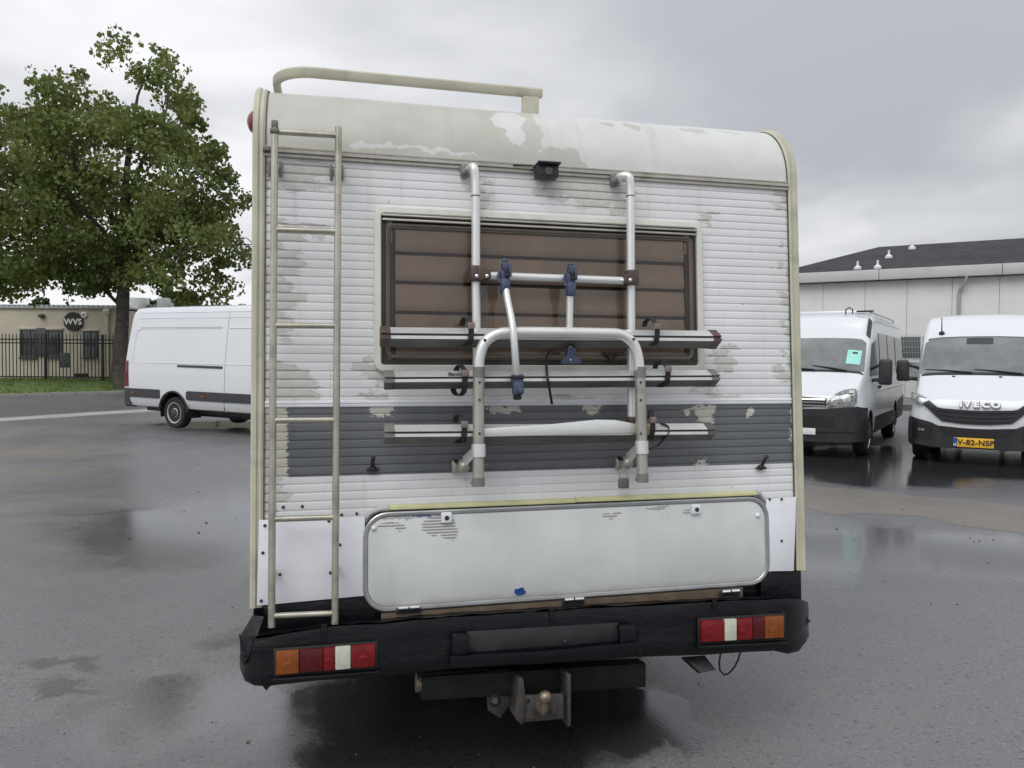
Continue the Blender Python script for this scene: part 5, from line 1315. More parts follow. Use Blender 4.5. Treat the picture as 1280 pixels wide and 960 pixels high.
# --- lower white panels with screws
def poly_panel(pts, w, th, name, m, bev=0.002):
    mb = MB(); mb.prism([P(x, y, w) for x, y in pts], W(0, 0, 1) * th, bev); return mb.build(name, m, mh)
poly_panel([(324, 650), (456, 645), (456, 744.5), (321, 757)], 0.013, 0.006, 'lower_panel', M['panel_white'])
poly_panel([(957, 624), (994.5, 621), (991.5, 713.5), (957, 714)], 0.013, 0.006, 'lower_panel', M['panel_white'])
poly_panel([(330, 757), (470, 744), (470, 775), (330, 790)], 0.003, 0.008, 'apron_flap', M['black_wrap'])
poly_panel([(950, 716), (999, 714), (999, 752), (950, 752)], 0.006, 0.008, 'apron_flap', M['black_wrap'])
sm = MB(); sm.lathe([(0.0062, 0), (0.0062, 0.002), (0.004, 0.0045), (0.001, 0.005)], (0, 0, 0), W(0, 0, 1), 10); sm = sm.mesh('screw', M['screw'])
for (x, y) in ((331, 657), (328.5, 691), (326.5, 751), (350, 718), (413, 716), (427, 643.5), (446, 642), (425, 681), (354, 634), (378, 633), (411, 651), (962, 624), (977, 624), (977, 676), (962, 716)):
    inst('screw', sm, mh, P(x, y, 0.0195 if y > 645 or x > 900 else 0.001))

# --- luggage hatch
hu0, hu1 = uv(453, 690)[0], uv(959, 680)[0]
hv1 = (uv(490, 636)[1] + uv(930, 623)[1]) / 2; hv0 = (uv(490, 757)[1] + uv(930, 737)[1]) / 2
def rrect(u0, u1, v0, v1, r, n=7):
    out = []
    for cx, cv, a0 in ((u1 - r, v1 - r, 0), (u0 + r, v1 - r, pi / 2), (u0 + r, v0 + r, pi), (u1 - r, v0 + r, 1.5 * pi)):
        for k in range(n): a = a0 + pi / 2 * k / (n - 1); out.append((cx + r * cos(a), cv + r * sin(a)))
    return out
def frame(u0, u1, v0, v1, r, prof, name, m, parent=None):
    """prof: (inset, w) section swept round a rounded rectangle"""
    mb = MB(); loops = []
    for ins, w in prof: loops.append([mb.V(W(u, v, w)) for u, v in rrect(u0 + ins, u1 - ins, v0 + ins, v1 - ins, max(0.004, r - ins))])
    n = len(loops[0]); k = len(loops)
    for a in range(k):
        A, B = loops[a], loops[(a + 1) % k]
        for i in range(n): mb.face([A[i], A[(i + 1) % n], B[(i + 1) % n], B[i]])
    return mb.build(name, m, parent or mh)
frame(hu0 - 0.004, hu1 + 0.004, hv0 - 0.004, hv1 + 0.004, 0.10, [(0, 0.002), (0, 0.011), (0.006, 0.011), (0.006, 0.002)], 'hatch_seal', M['ink'])
frame(hu0, hu1, hv0, hv1, 0.096, [(0.001, 0.006), (0.001, 0.020), (0.006, 0.023), (0.015, 0.022), (0.020, 0.017), (0.020, 0.006)], 'hatch_frame', mat('frame_grey', (0.36, 0.37, 0.38), 0.35, 0.6, var=0.1, dirt=(0.55, 0.54, 0.5), dscale=4, damt=0.5))
mb = MB(); mb.prism([W(u, v, 0.008) for u, v in rrect(hu0 + 0.0205, hu1 - 0.0205, hv0 + 0.0205, hv1 - 0.0205, 0.078, 9)], W(0, 0, 1) * 0.010, 0.002)
hd = mb.build('hatch_door', M['hatch_paint'], mh)
for (x, y) in ((558, 647), (869.5, 636.5)):
    c = W(*uv(x, y, 0.02), 0.024); mb = MB(); mb.box(c, (0.044, 0.016, 0.044), 0.008, WR, 3); lk = mb.build('hatch_lock', M['panel_white'], hd)
    mb = MB(); mb.lathe([(0.0095, 0), (0.0095, 0.003), (0.006, 0.0045), (0.006, 0.002), (0.001, 0.002)], c + W(0, 0, 0.008), W(0, 0, 1), 14); mb.build('keyhole', M['screw'], lk)
for (x, y) in ((467, 660), (947, 644)):
    mb = MB(); mb.ball(P(x, y, 0.019), 0.011, 1, 1, 1); mb.build('hatch_stud', M['panel_white'], hd)
for (x0, x1, y) in ((486, 718, 0), (718.6, 944, 0)):
    a, b_ = uv(x0, 628 - (x0 - 486) * 0.0265)[0], uv(x1, 628 - (x1 - 486) * 0.0265)[0]
    vv = hv1 + 0.016
    mb = MB(); mb.prism([W(a, vv - 0.011, 0.002), W(a, vv - 0.011, 0.016), W(a, vv - 0.008, 0.020), W(a, vv + 0.005, 0.018), W(a, vv + 0.010, 0.002)], (b_ - a, 0, 0), 0.001); mb.build('drip_strip', M['yellow_strip'], mh)
a, b_ = uv(486, 628)[0], uv(944, 616)[0]
for s, e_, x1 in ((-1, a, hu0 + 0.03), (1, b_, hu1 - 0.03)):
    mb = MB(); mb.tube([W(e_, hv1 + 0.014, 0.012), W((e_ + x1) / 2, hv1 + 0.012, 0.012), W(x1, hv1 - 0.002, 0.010), W(x1 + s * 0.025, hv1 - 0.03, 0.008)], [0.012, 0.011, 0.009, 0.004], 8); mb.build('strip_end', mat('strip_grey', (0.45, 0.46, 0.46), 0.4), mh)
a, b_ = uv(476, 760)[0], uv(926, 738)[0]
mb = MB(); mb.prism([W(a, hv0 - 0.004, 0.004), W(b_, hv0 - 0.004, 0.004), W(b_, hv0 - 0.07, 0.004), W(a, hv0 - 0.07, 0.004)], W(0, 0, 0.014), 0.002); mb.build('wooden_batten', M['wood'], mh)
for x in (511, 717, 912.5):
    y = 758.5 - (x - 511) * 0.051; c = P(x, y + 1, 0.028); mb = MB()
    for du in (-0.022, 0.022): mb.cyl(c + W(du - 0.019, 0, 0.004), c + W(du + 0.019, 0, 0.004), 0.0095, n=12)
    hg = mb.build('hinge', M['chrome'], mh)
    mb = MB(); mb.box(c + W(0, -0.012, -0.008), (0.098, 0.006, 0.022), 0.001, WR); mb.build('hinge_leaf', M['screw'], hg)

# --- rear window
wu0, wu1 = uv(467, 370)[0], uv(876, 370)[0]
wv1 = (uv(480, 262)[1] + uv(860, 277)[1]) / 2; wv0 = (uv(480, 468)[1] + uv(860, 463)[1]) / 2
win = frame(wu0, wu1, wv0, wv1, 0.04, [(0, 0.0), (0, 0.022), (0.004, 0.028), (0.024, 0.030), (0.028, 0.026), (0.028, 0.0)], 'window', M['window_white'])
mb = MB(); mb.box(W((wu0 + wu1) / 2, wv1 - 0.037, 0.024), (wu1 - wu0 - 0.06, 0.016, 0.008), 0.002, WR); mb.box(W((wu0 + wu1) / 2, wv1 - 0.054, 0.022), (wu1 - wu0 - 0.065, 0.014, 0.009), 0.002, WR); mb.build('window_track', M['alu_dull'], win)
frame(wu0 + 0.029, wu1 - 0.029, wv0 + 0.029, wv1 - 0.029, 0.02, [(0, 0.002), (0, 0.014), (0.022, 0.012), (0.022, 0.002)], 'window_rubber', M['window_brown'], win)
frame(wu0 + 0.046, wu1 - 0.046, wv0 + 0.052, wv1 - 0.065, 0.032, [(0, 0.006), (0, 0.020), (0.004, 0.0235), (0.010, 0.0225), (0.014, 0.018), (0.018, 0.018), (0.022, 0.006)], 'window_sash', M['frame_brown'], win)
# pleated blind: each slat a piece, seen through the tinted pane
bu0, bu1 = wu0 + 0.085, wu1 - 0.085
bys = [285, 312, 352, 393, 433, 470]
vsl = [wv1 - 0.055] + [uv(660, y)[1] for y in (321, 356, 392, 428)] + [wv0 + 0.04]
for a, b_ in zip(vsl[:-1], vsl[1:]):
    sag = rnd.uniform(-0.003, 0.003)
    mb = MB(); mb.prism([W(bu0, a - 0.012, 0.0015), W(bu0, a - 0.013, 0.003), W(bu0, a - 0.03, 0.006), W(bu0, (a + b_) / 2, 0.010 + sag * 0.4), W(bu0, b_ + 0.030, 0.0125), W(bu0, b_ + 0.014, 0.012), W(bu0, b_ + 0.002, 0.0045), W(bu0, b_ + 0.002, 0.0015)], (bu1 - bu0, 0, 0)); mb.build('blind_slat', M['blind'], win)
mb = MB(); mb.box(W((wu0 + wu1) / 2, (wv0 + wv1) / 2, 0.0008), (bu1 - bu0 + 0.02, 0.0016, wv1 - wv0 - 0.1), 0, WR); mb.build('blind_shadow_backing', M['window_brown'], win)  # dark sheet seen between slats, standing in for their shadow lines
for u in (bu0 - 0.012, bu1 + 0.012):
    mb = MB(); mb.box(W(u, (wv0 + wv1) / 2 - 0.03, 0.011), (0.012, 0.01, wv1 - wv0 - 0.22), 0.003, WR); mb.build('blind_guide', M['frame_brown'], win)
mg, nt, b = bsdf('tinted_pane')
b.inputs['Base Color'].default_value = (0.02, 0.015, 0.012, 1); b.inputs['Roughness'].default_value = 0.08
tr = N(nt, 'ShaderNodeBsdfTransparent'); tr.inputs[0].default_value = (0.88, 0.845, 0.815, 1)
gl = N(nt, 'ShaderNodeBsdfGlossy'); gl.inputs['Roughness'].default_value = 0.06
fr = N(nt, 'ShaderNodeFresnel'); fr.inputs[0].default_value = 1.45
ms = N(nt, 'ShaderNodeMixShader'); L(nt, fr.outputs[0], ms.inputs[0]); L(nt, tr.outputs[0], ms.inputs[1]); L(nt, gl.outputs[0], ms.inputs[2])
L(nt, ms.outputs[0], nt.nodes['Material Output'].inputs[0])
pu0, pu1, pv0, pv1 = wu0 + 0.066, wu1 - 0.066, wv0 + 0.072, wv1 - 0.085
mb = MB(); mb.box(W((pu0 + pu1) / 2, (pv0 + pv1) / 2, 0.016), (pu1 - pu0, 0.003, pv1 - pv0), 0, WR); mb.build('pane', mg, win)
c = P(763, 442, 0.026); mb = MB(); mb.box(c, (0.06, 0.014, 0.022), 0.006, WR); mb.box(c + W(0.0, -0.016, 0.002), (0.022, 0.016, 0.03), 0.005, WR); mb.build('window_catch', M['window_brown'], win)
# reversing camera
c = W(*uv(683, 215.5, 0.05), 0.05); mb = MB(); mb.box(c, (0.092, 0.06, 0.05), 0.006, WR); mb.box(c + W(0, 0.027, 0.012), (0.098, 0.085, 0.008), 0.003, WR); mb.box(c + W(0, 0.0, -0.04), (0.03, 0.06, 0.03), 0, WR)
rc = mb.build('reversing_camera', M['black_plastic'], mh)
mb = MB(); mb.lathe([(0.017, 0), (0.017, 0.004), (0.012, 0.005), (0.001, 0.003)], c + W(0.0, -0.003, 0.030), W(0, 0, 1), 16); mb.build('lens', M['glass_dark'], rc)
mb = MB(); mb.tube([W(*uv(640, 208), 0.02), W(*uv(664, 209), 0.022), W(*uv(672, 214), 0.03)], 0.003, 6); mb.build('camera_cable', M['ink'], rc)
# turn catches on the lower wall
for (x, y, s) in ((466, 586, 1), (951.5, 584, -1)):
    c = P(x, y, 0.012); mb = MB(); mb.ball(c, 0.016, 1, 0.9, 0.8); mb.box(c + W(0, -0.004, 0), (0.05, 0.014, 0.012), 0.005, WR)
    mb.tube([c, c + W(-0.002 * s, 0.02, 0.014), c + W(0.0 if s > 0 else 0.008, 0.040, 0.024), c + W(0.001 if s > 0 else 0.018, 0.048, 0.020)], [0.008, 0.007, 0.007, 0.009], 8); mb.build('turn_catch', M['ink'], mh)

# --- ladder
lad_w = 0.10
def rail_pts(pts, w): return [P(x, y, w) for x, y in pts]
mb = MB()
mb.tube([P(343.5, 154, lad_w)] + rail_pts([(343.5, 170), (342, 350), (340.5, 600), (339.5, 784)], lad_w), 0.0135, 12); ld = mb.build('ladder', M['ladder_alu'], mh)
mb = MB(); mb.tube(rail_pts([(423, 159), (422.5, 240), (421, 450), (419.5, 660), (418.5, 780)], lad_w), 0.0135, 12); mb.build('rail', M['ladder_alu'], ld)
for y0, y1 in ((164.5, 169.5), (287, 289.5), (407, 407.5), (525.5, 525), (649, 646.5), (770, 766.5)):
    mb = MB(); mb.tube([P(342.5 - y0 * 0.004, y0, lad_w), P(423 - y1 * 0.004, y1, lad_w)], 0.011, 12); mb.build('rung', M['ladder_alu'], ld)
for x, y in ((343, 205), (421, 210), (340, 716), (420, 712)):
    u, v = uv(x, y, 0.05); mb = MB(); mb.box(W(u, v, 0.05), (0.014, 0.1, 0.024), 0.003, WR)
    for s in (-1, 1): mb.box(W(u + s * 0.021, v - 0.005, 0.008), (0.011, 0.01, 0.062), 0.003, WR)
    mb.build('standoff', M['grey_cap'] if y < 300 else M['dark_alu'], ld)
c = P(343.5, 156, lad_w); mb = MB(); mb.box(c, (0.024, 0.03, 0.03), 0.005, WR); mb.box(c + W(0, -0.026, 0.004), (0.034, 0.034, 0.02), 0.006, WR); mb.build('rail_end', M['grey_cap'], ld)

# --- roof rail at the rear edge
rw_ = -0.20
pr_ = [P(x, y, rw_) for x, y in ((677, 117.5), (560, 105.5), (450, 95.5), (390, 91.3))]
zr = sum(p.z for p in pr_) / 4; yr = sum(p.y for p in pr_) / 4; x0 = P(343, 97, rw_).x
pts = [Vector((pr_[0].x, yr, zr))] + [Vector((pr_[0].x + (x0 + 0.16 - pr_[0].x) * k / 6, yr, zr)) for k in range(1, 7)]
for k in range(1, 9):
    a = pi / 2 * k / 8; pts.append(Vector((x0 + 0.16 - 0.16 * sin(a), yr + 0.16 - 0.16 * cos(a), zr)))
pts += [Vector((x0, yr + d, zr - 0.00 * d)) for d in (0.5, 0.9, 1.4, 2.2)]
mb = MB(); rr = []
for i, p in enumerate(pts):
    d = (pts[min(i + 1, len(pts) - 1)] - pts[max(0, i - 1)]).normalized(); s = d.cross(Vector((0, 0, 1)))
    rr.append([p + s * a + Vector((0, 0, b_)) for a, b_ in ((0.012, -0.02), (0.016, -0.012), (0.016, 0.012), (0.010, 0.02), (-0.010, 0.02), (-0.016, 0.012), (-0.016, -0.012), (-0.012, -0.02))])
mb.rings(rr); rrail = mb.build('roof_rail', M['beige_trim'], mh)
zroof = cap_pt(0, 18, 18, 0.004).z
for x, y in ((P(663, 125, rw_).x, yr), (x0, yr + 0.95), (x0, yr + 2.1)):
    mb = MB(); mb.box((x, y, (zr - 0.02 + zroof - 0.05) / 2), (0.075, 0.03, zr - 0.02 - zroof + 0.05), 0.004); mb.build('rail_foot', M['beige_trim'], rrail)

# --- bumper, wrapped in black foil
tab = [(300, 796, 838, 0.02), (306, 797, 852, 0.10), (318, 797.5, 858, 0.155), (335, 796, 859, 0.16), (352, 792.5, 856.5, 0.16), (375, 789, 854, 0.162), (400, 785, 851, 0.16), (430, 781.5, 849, 0.165), (480, 779, 845, 0.16), (520, 775, 841, 0.163), (560, 771.5, 837, 0.16), (620, 768, 833, 0.164), (680, 764.5, 829, 0.16), (740, 760.5, 825.5, 0.165), (797, 757, 822, 0.16), (835, 755, 821, 0.162), (870, 753.5, 819.5, 0.16), (920, 751, 816.5, 0.165), (968, 748.5, 813.5, 0.16), (986, 748, 817.5, 0.155), (999, 748.5, 815, 0.12), (1006, 750, 806, 0.06), (1010, 752, 798, 0.0)]
mb = MB(); rr = []; tfine = []
for a, b_ in zip(tab[:-1], tab[1:]):
    k = max(1, int((b_[0] - a[0]) / 8))
    for i in range(k): tfine.append(tuple(a[j] + (b_[j] - a[j]) * i / k for j in range(4)))
tfine.append(tab[-1])
for x, yt, yb, w in tfine:
    ut, vt = uv(x, yt, w); ub, vb = uv(x, yb, w); row = []
    for du, dv, ww in ((0, -0.035, -0.05), (0, -0.026, w * 0.35), (0, -0.006, w * 0.75), (0, -0.002, w), (0, -0.03, w + 0.006), (0, -(vt - vb) * 0.33, w + 0.004), (0, -(vt - vb) * 0.72, w + 0.004), (0, -(vt - vb) + 0.018, w + 0.008), (0, -(vt - vb), w - 0.008), (0, -(vt - vb) + 0.004, w * 0.4), (0, -(vt - vb) + 0.02, -0.05)):
        q = Vector((ut * 5, dv * 14, ww * 9)); n = mnoise.noise(q) * 0.0045 + mnoise.noise(q * 3.1) * 0.002
        row.append(W(ut + (ub - ut) * (-dv / max(0.01, vt - vb)) * 0.6, vt + dv + n, ww + n * 1.0))
    rr.append(row)
mb.rings(rr); bum = mb.build('bumper', M['black_wrap'], mh, angle=50)
# loose foil edges and tape seams
for (x, y0, y1) in ((405, 783, 800), (690, 764, 782), (893, 753, 760), (800, 790, 822)):
    mb = MB(); mb.ribbon([P(x, y0 - 3, 0.168), P(x + 0.6, (y0 + y1) / 2, 0.171), P(x - 0.5, y1, 0.169)], (1, 0, 0), 0.02, 0.002); mb.build('tape_seam', M['black_wrap'], bum)
mb = MB()
for pts_, of_ in (([P(300, 792, 0.05), P(303, 812, 0.10), P(312, 822, 0.13), P(318, 800, 0.15)], W(-0.004, 0, 0.004)), ([P(303, 818, 0.08), P(312, 823, 0.13), P(306, 830, 0.1)], W(-0.006, 0, 0.006)),
    ([P(327, 856, 0.15), P(333, 863, 0.15), P(339, 856, 0.16)], W(0, 0, 0.003)), ([P(316, 770, 0.06), P(300, 796, 0.04), P(320, 800, 0.14), P(330, 772, 0.08)], W(0, 0.004, 0.004)), ([P(1006, 770, 0.05), P(1013, 776, 0.04), P(1004, 784, 0.06)], W(0, 0, 0.003))):
    mb = MB(); mb.prism(pts_, of_); mb.build('foil_flap', M['black_wrap'], bum)
# crumpled foil lying on the bumper top
mb = MB(); g = []
for i in range(70):
    x = 312 + (1000 - 312) * i / 69; yt = lerp_tab([t[0] for t in tab], [t[1] for t in tab], x); r = []
    for j in range(6):
        w = 0.012 + 0.135 * j / 5; u, v = uv(x, yt, 0.16)
        n = mnoise.noise(Vector((x * 0.05, j * 0.9, 2))) * 0.007 + mnoise.noise(Vector((x * 0.16, j * 1.7, 7))) * 0.004
        r.append(mb.V(W(u, v - 0.022 * (1 - (j / 5) ** 2) + n * 0.8 + 0.003, w)))
    g.append(r)
for i in range(69):
    for j in range(5): mb.face([g[i][j], g[i + 1][j], g[i + 1][j + 1], g[i][j + 1]])
mb.build('bumper_top_foil', M['black_wrap'], bum, angle=60)
# number plate recess (empty)
W1 = 0.178
def quad(mb, pts, w, th, bev=0.0): mb.prism([P(x, y, w) for x, y in pts], W(0, 0, 1) * th, bev)
mb = MB(); quad(mb, [(583, 789), (772, 778), (772, 801), (583, 815)], W1 - 0.010, 0.006, 0.001); mb.build('plate_board', M['number_recess'], bum)
mb = MB(); quad(mb, [(564, 790), (584, 790), (584, 815), (564, 817)], W1 - 0.008, 0.028, 0.003); mb.build('plate_lamp', M['black_wrap'], bum)
mb = MB(); quad(mb, [(771, 780), (790, 779), (791, 801), (772, 802)], W1 - 0.008, 0.028, 0.003); mb.build('plate_lamp', M['black_wrap'], bum)
mb = MB(); mb.prism([P(561, 818, W1), P(680, 812, W1), P(796, 800, W1), P(796, 815, W1 - 0.01), P(680, 826, W1 - 0.01), P(561, 832, W1 - 0.01)], W(0, 0, 0.028), 0.004); mb.build('bumper_step', M['black_wrap'], bum)
inst('screw', sm, bum, P(706, 802, W1))
# tail lights
def taillight(segs, yt, yb, label):
    """segs: (x0, x1, material); yt/yb linear across"""
    xs = [s[0] for s in segs] + [segs[-1][1]]; xa, xb = xs[0], xs[-1]
    T = lambda x: yt[0] + (yt[1] - yt[0]) * (x - xa) / (xb - xa); B_ = lambda x: yb[0] + (yb[1] - yb[0]) * (x - xa) / (xb - xa)
    mb = MB(); quad(mb, [(xa - 3, T(xa) - 3), (xb + 3, T(xb) - 3), (xb + 3, B_(xb) + 4), (xa - 3, B_(xa) + 4)], 0.168, 0.010, 0.002); base = mb.build('taillight', M['ink'], mh, label)
    for x0, x1, m in segs:
        mb = MB(); quad(mb, [(x0 + 0.25, T(x0)), (x1 - 0.25, T(x1)), (x1 - 0.25, B_(x1)), (x0 + 0.25, B_(x0))], 0.176, 0.020, 0.004); mb.build('lens', M[m], base)
        if m in ('red_lens', 'amber_lens'):
            mb = MB(); c = P((x0 + x1) / 2, (T((x0 + x1) / 2) + B_((x0 + x1) / 2)) / 2 + 5, 0.1965); mb.ball(c, 0.018, 1, 0.12, 0.7); mb.build('reflector', M[m], base)
    mb = MB(); quad(mb, [(xa - 6, B_(xa) + 3.5), (xb + 6, B_(xb) + 4), (xb + 6, B_(xb) + 8), (xa - 6, B_(xa) + 8)], 0.166, 0.03, 0.004); mb.build('bumper_lip', M['black_wrap'], bum)
taillight([(345, 374, 'amber_lens'), (374, 404, 'red_lens_dark'), (404, 418.5, 'red_lens'), (418.5, 438.5, 'clear_lens'), (438.5, 468.5, 'red_lens')], (813, 803.5), (842, 831.5), None)
taillight([(874, 903, 'red_lens'), (903, 918.5, 'clear_lens'), (918.5, 938, 'red_lens'), (938, 953, 'red_lens_dark'), (953, 977, 'amber_lens')], (775, 768.5), (801.5, 795.5), None)

# --- tow bar and what hangs below
mb = MB(); quad(mb, [(524, 838), (798, 822), (798, 851), (524, 867)], 0.02, 0.08, 0.004); tb_ = mb.build('tow_bar', mat('bar_black', (0.007, 0.007, 0.0075), 0.7, var=0.4, vscale=9, dirt=(0.03, 0.027, 0.023), dscale=5, damt=0.45, bump=0.4, spec=0.25), mh)
mb = MB(); a, b_ = P(522, 851, 0.06), P(612, 848, 0.06); mb.cyl(a, b_, 0.036, n=18); mb.build('cross_tube', M['rust_steel'], tb_)
mb = MB(); mb.cyl(P(520, 853, 0.06), P(535, 852.5, 0.06), 0.037, n=18); mb.build('tube_end', M['brass'], tb_)
mb = MB(); quad(mb, [(606, 838), (636, 836), (636, 878), (624, 896), (609, 886)], 0.07, 0.02, 0.003); mb.build('hitch_plate', M['rust_steel'], tb_)
mb = MB(); mb.cyl(P(618, 874, 0.09), P(619, 876, 0.14), 0.026, 0.012, 14); mb.build('socket', M['rust_steel'], tb_)
mb = MB()
quad(mb, [(641, 838), (646, 838), (650, 869), (645, 895), (636, 886)], 0.09, 0.10, 0.002); quad(mb, [(699, 833), (704, 833), (704, 895), (700, 897), (700, 868)], 0.09, 0.10, 0.002)
quad(mb, [(648, 868), (703, 866), (704, 897), (648, 902), (640, 890)], 0.17, 0.014, 0.003); mb.build('ball_bracket', M['rust_steel'], tb_)
for x, y in ((662, 893), (689, 886)):
    mb = MB(); mb.lathe([(0.018, 0), (0.018, 0.014), (0.011, 0.016), (0.011, 0.03), (0.002, 0.032)], P(x, y, 0.186), W(0, 0, 1), 6)
    mb.build('bolt', M['rust_steel'], tb_)
mb = MB(); mb.lathe([(0.009, 0), (0.009, 0.003)], P(660, 876, 0.183), W(0, 0, 1), 12); mb.build('bolt_hole', M['ink'], tb_)
c = P(681.5, 871.5, 0.255); mb = MB(); mb.ball(c, 0.025, u=20, v=14); mb.tube([c, c + W(0, -0.035, 0), c + W(0, -0.055, -0.02), c + W(0, -0.06, -0.08)], [0.014, 0.013, 0.02, 0.022], 12); mb.build('tow_ball', M['brass'], tb_)
mb = MB(); mb.tube([P(712, 858, 0.12), P(706, 868, 0.14), P(702, 872, 0.16)], 0.004, 6); mb.build('breakaway_ring', M['rust_steel'], tb_)
# exhaust heel and loose cable on the right
mb = MB(); mb.prism([P(850, 822, 0.06), P(877, 820, 0.06), P(891, 838, 0.10), P(872, 842, 0.11)], W(0, 0.012, 0.03), 0.003); mb.build('mud_bracket', M['black_plastic'], mh)
mb = MB(); mb.tube([P(x, y, 0.05) for x, y in ((901, 816), (899, 828), (900, 838), (905, 843.5), (911, 842), (918, 834), (923, 824), (925.5, 815))], 0.0042, 6); mb.build('loose_cable', M['ink'], mh)

# --- bicycle rack
rk = bpy.data.objects.new('bicycle_rack', None); COL.objects.link(rk); rk.parent = mh
wu = 0.075
def smooth(pts, k=6):
    pts = [Vector(p) for p in pts]; out = []
    for i in range(len(pts) - 1):
        p0, p1, p2, p3 = pts[max(0, i - 1)], pts[i], pts[i + 1], pts[min(len(pts) - 1, i + 2)]
        for j in range(k):
            t = j / k; out.append(0.5 * ((2 * p1) + (-p0 + p2) * t + (2 * p0 - 5 * p1 + 4 * p2 - p3) * t * t + (-p0 + 3 * p1 - 3 * p2 + p3) * t ** 3))
    return out + [pts[-1]]
for (x0, y0, x1, xb, yb) in ((581, 214, 594.5, 596.5, 585), (768, 225, 788, 789.5, 523)):
    mb = MB(); mb.tube(smooth([P(x0 + 4, y0, 0.02), P(x0 + 9, y0 - 4.5, 0.055), P(x1 - 2, y0 - 3.5, wu), P(x1, y0 + 10, wu), P(x1 + 0.2, y0 + 30, wu)], 5) + [P(x1 + 0.4, 350, wu), P(xb - 0.3, 450, wu), P(xb, yb, wu)], 0.0182, 14); mb.build('upright_tube', M['alu'], rk)
    mb = MB(); mb.box(W(*uv(x0, y0, 0.02), 0.02), (0.036, 0.035, 0.052), 0.008, WR); mb.lathe([(0.011, 0), (0.011, 0.012), (0.006, 0.014)], W(*uv(x0 - 1.5, y0 + 1, 0.04), 0.036), W(0, 0, 1), 6); mb.build('wall_bracket', M['grey_cap'], rk)
    mb = MB(); mb.lathe([(0.0195, 0), (0.0195, 0.004)], P(x1, 246, wu), W(0, 1, 0), 14); mb.build('tube_joint', M['dark_alu'], rk)
mb = MB(); mb.cyl(P(785, 524, wu), P(797, 527, wu), 0.0, 0.0, 4) if False else mb.box(W(*uv(789.5, 524, wu), wu), (0.042, 0.044, 0.022), 0.006, WR); mb.build('lower_clamp', M['brown_plastic'], rk)
# cross bar with brown clamps
mb = MB(); mb.cyl(P(606, 344.5, 0.092), P(779, 351, 0.092), 0.0165, n=14); mb.build('cross_bar', M['alu'], rk)
for s, xu, yc, xe, ye in ((1, 594.5, 342.5, 611, 345), (-1, 789.5, 347.5, 776, 350.5)):
    mb = MB(); mb.box(W(*uv(xu, yc, 0.082), 0.082), (0.048, 0.056, 0.062), 0.006, WR)
    mb.prism([P(xu, yc - 9, 0.07), P(xe, ye - 5, 0.075), P(xe, ye + 5.5, 0.075), P(xu, yc + 10, 0.07)], W(0, 0, 0.044), 0.004); cl_ = mb.build('bar_clamp', M['brown_plastic'], rk)
    for x, y in ((xu + s * 1.5, yc + 2.5), (xe - s * 2, ye)):
        mb = MB(); mb.ball(P(x, y, 0.118), 0.008, 1, 0.6, 1, 10, 6); mb.build('rivet', M['chrome'], cl_)
# U-shaped carrier frame
wU = 0.185
ucx = smooth([P(598.5, 470, wU), P(599.5, 447, wU), P(606.5, 428, wU), P(622, 417.5, wU), P(645, 415.3, wU), P(700, 415.6, wU), P(752, 416.5, wU), P(776, 418.3, wU), P(791, 429, wU), P(797.5, 447, wU), P(799.5, 470, wU)], 7)
mb = MB(); mb.tube(ucx, 0.0215, 16); ut_ = mb.build('carrier_frame', M['alu'], rk)
for x, y in ((606, 425), (792, 424)):
    mb = MB(); mb.lathe([(0.006, 0), (0.006, 0.003), (0.001, 0.004)], P(x, y, wU + 0.021), W(0, 0, 1), 10); mb.build('frame_bolt', M['screw'], ut_)
for xt, xb, yb in ((598.5, 598, 604), (799.8, 803, 599)):
    mb = MB(); mb.cyl(P(xt, 466, wU), P(xb, yb, wU), 0.0222, n=16); mb.build('lower_leg', M['alu_dull'], rk)
    xm = xt + (xb - xt) * 0.01; mb = MB(); mb.cyl(P(xm, 459, wU), P(xm, 472, wU), 0.0238, n=16); mb.build('collar', M['grey_cap'], rk)
    mb = MB(); mb.cyl(P(xb, yb - 7, wU), P(xb, yb + 4, wU), 0.0245, n=16); mb.cyl(P(xb - 2.5, yb, wU + 0.005), P(xb - 8, yb - 1, wU - 0.01), 0.009, n=8); mb.build('leg_plug', M['grey_cap'], rk)
    for y in (478, 500, 542):
        mb = MB(); mb.lathe([(0.005, 0), (0.005, 0.003)], P(xt + 1, y, wU + 0.0215), W(0, 0, 1), 8); mb.build('leg_hole', M['screw'], rk)
    ys_ = 563 if xt < 700 else 559
    xs_ = xt + (xb - xt) * (ys_ - 466) / (yb - 466.0)
    mb = MB(); mb.cyl(P(xs_, ys_ - 8, wU), P(xs_ + 0.3, ys_ + 8, wU), 0.0275, n=18)
    mb.prism([P(xs_ - 5, ys_ - 7, 0.15), P(xs_ - 5, ys_ + 7, 0.15), P(xs_ - 17, ys_ + 20, 0.06), P(xs_ - 21, ys_ + 8, 0.06)], W(0.0, 0, 0.022), 0.004); sw = mb.build('swivel_bracket', M['alu'], rk)
    bx, by = xs_ - 21, ys_ + 19
    mb = MB(); mb.ball(P(bx + 2, by, 0.05), 0.027, 1, 1.3, 1.1); mb.box(W(*uv(bx - 6, by + 1, 0.016), 0.016), (0.045, 0.03, 0.05), 0.008, WR); mb.build('wall_foot', M['alu_dull'], rk)
    mb = MB(); mb.tube([P(bx - 8, by - 6, 0.03), P(bx - 2, by - 3, 0.06), P(bx + 6, by + 4, 0.07)], 0.008, 6); mb.build('lever', M['ink'], rk)
mb = MB(); c = W(*uv(779.5, 604, 0.07), 0.07); mb.box(c, (0.045, 0.02, 0.042), 0.005, WR); pl = mb.build('padlock', M['dark_alu'], rk)
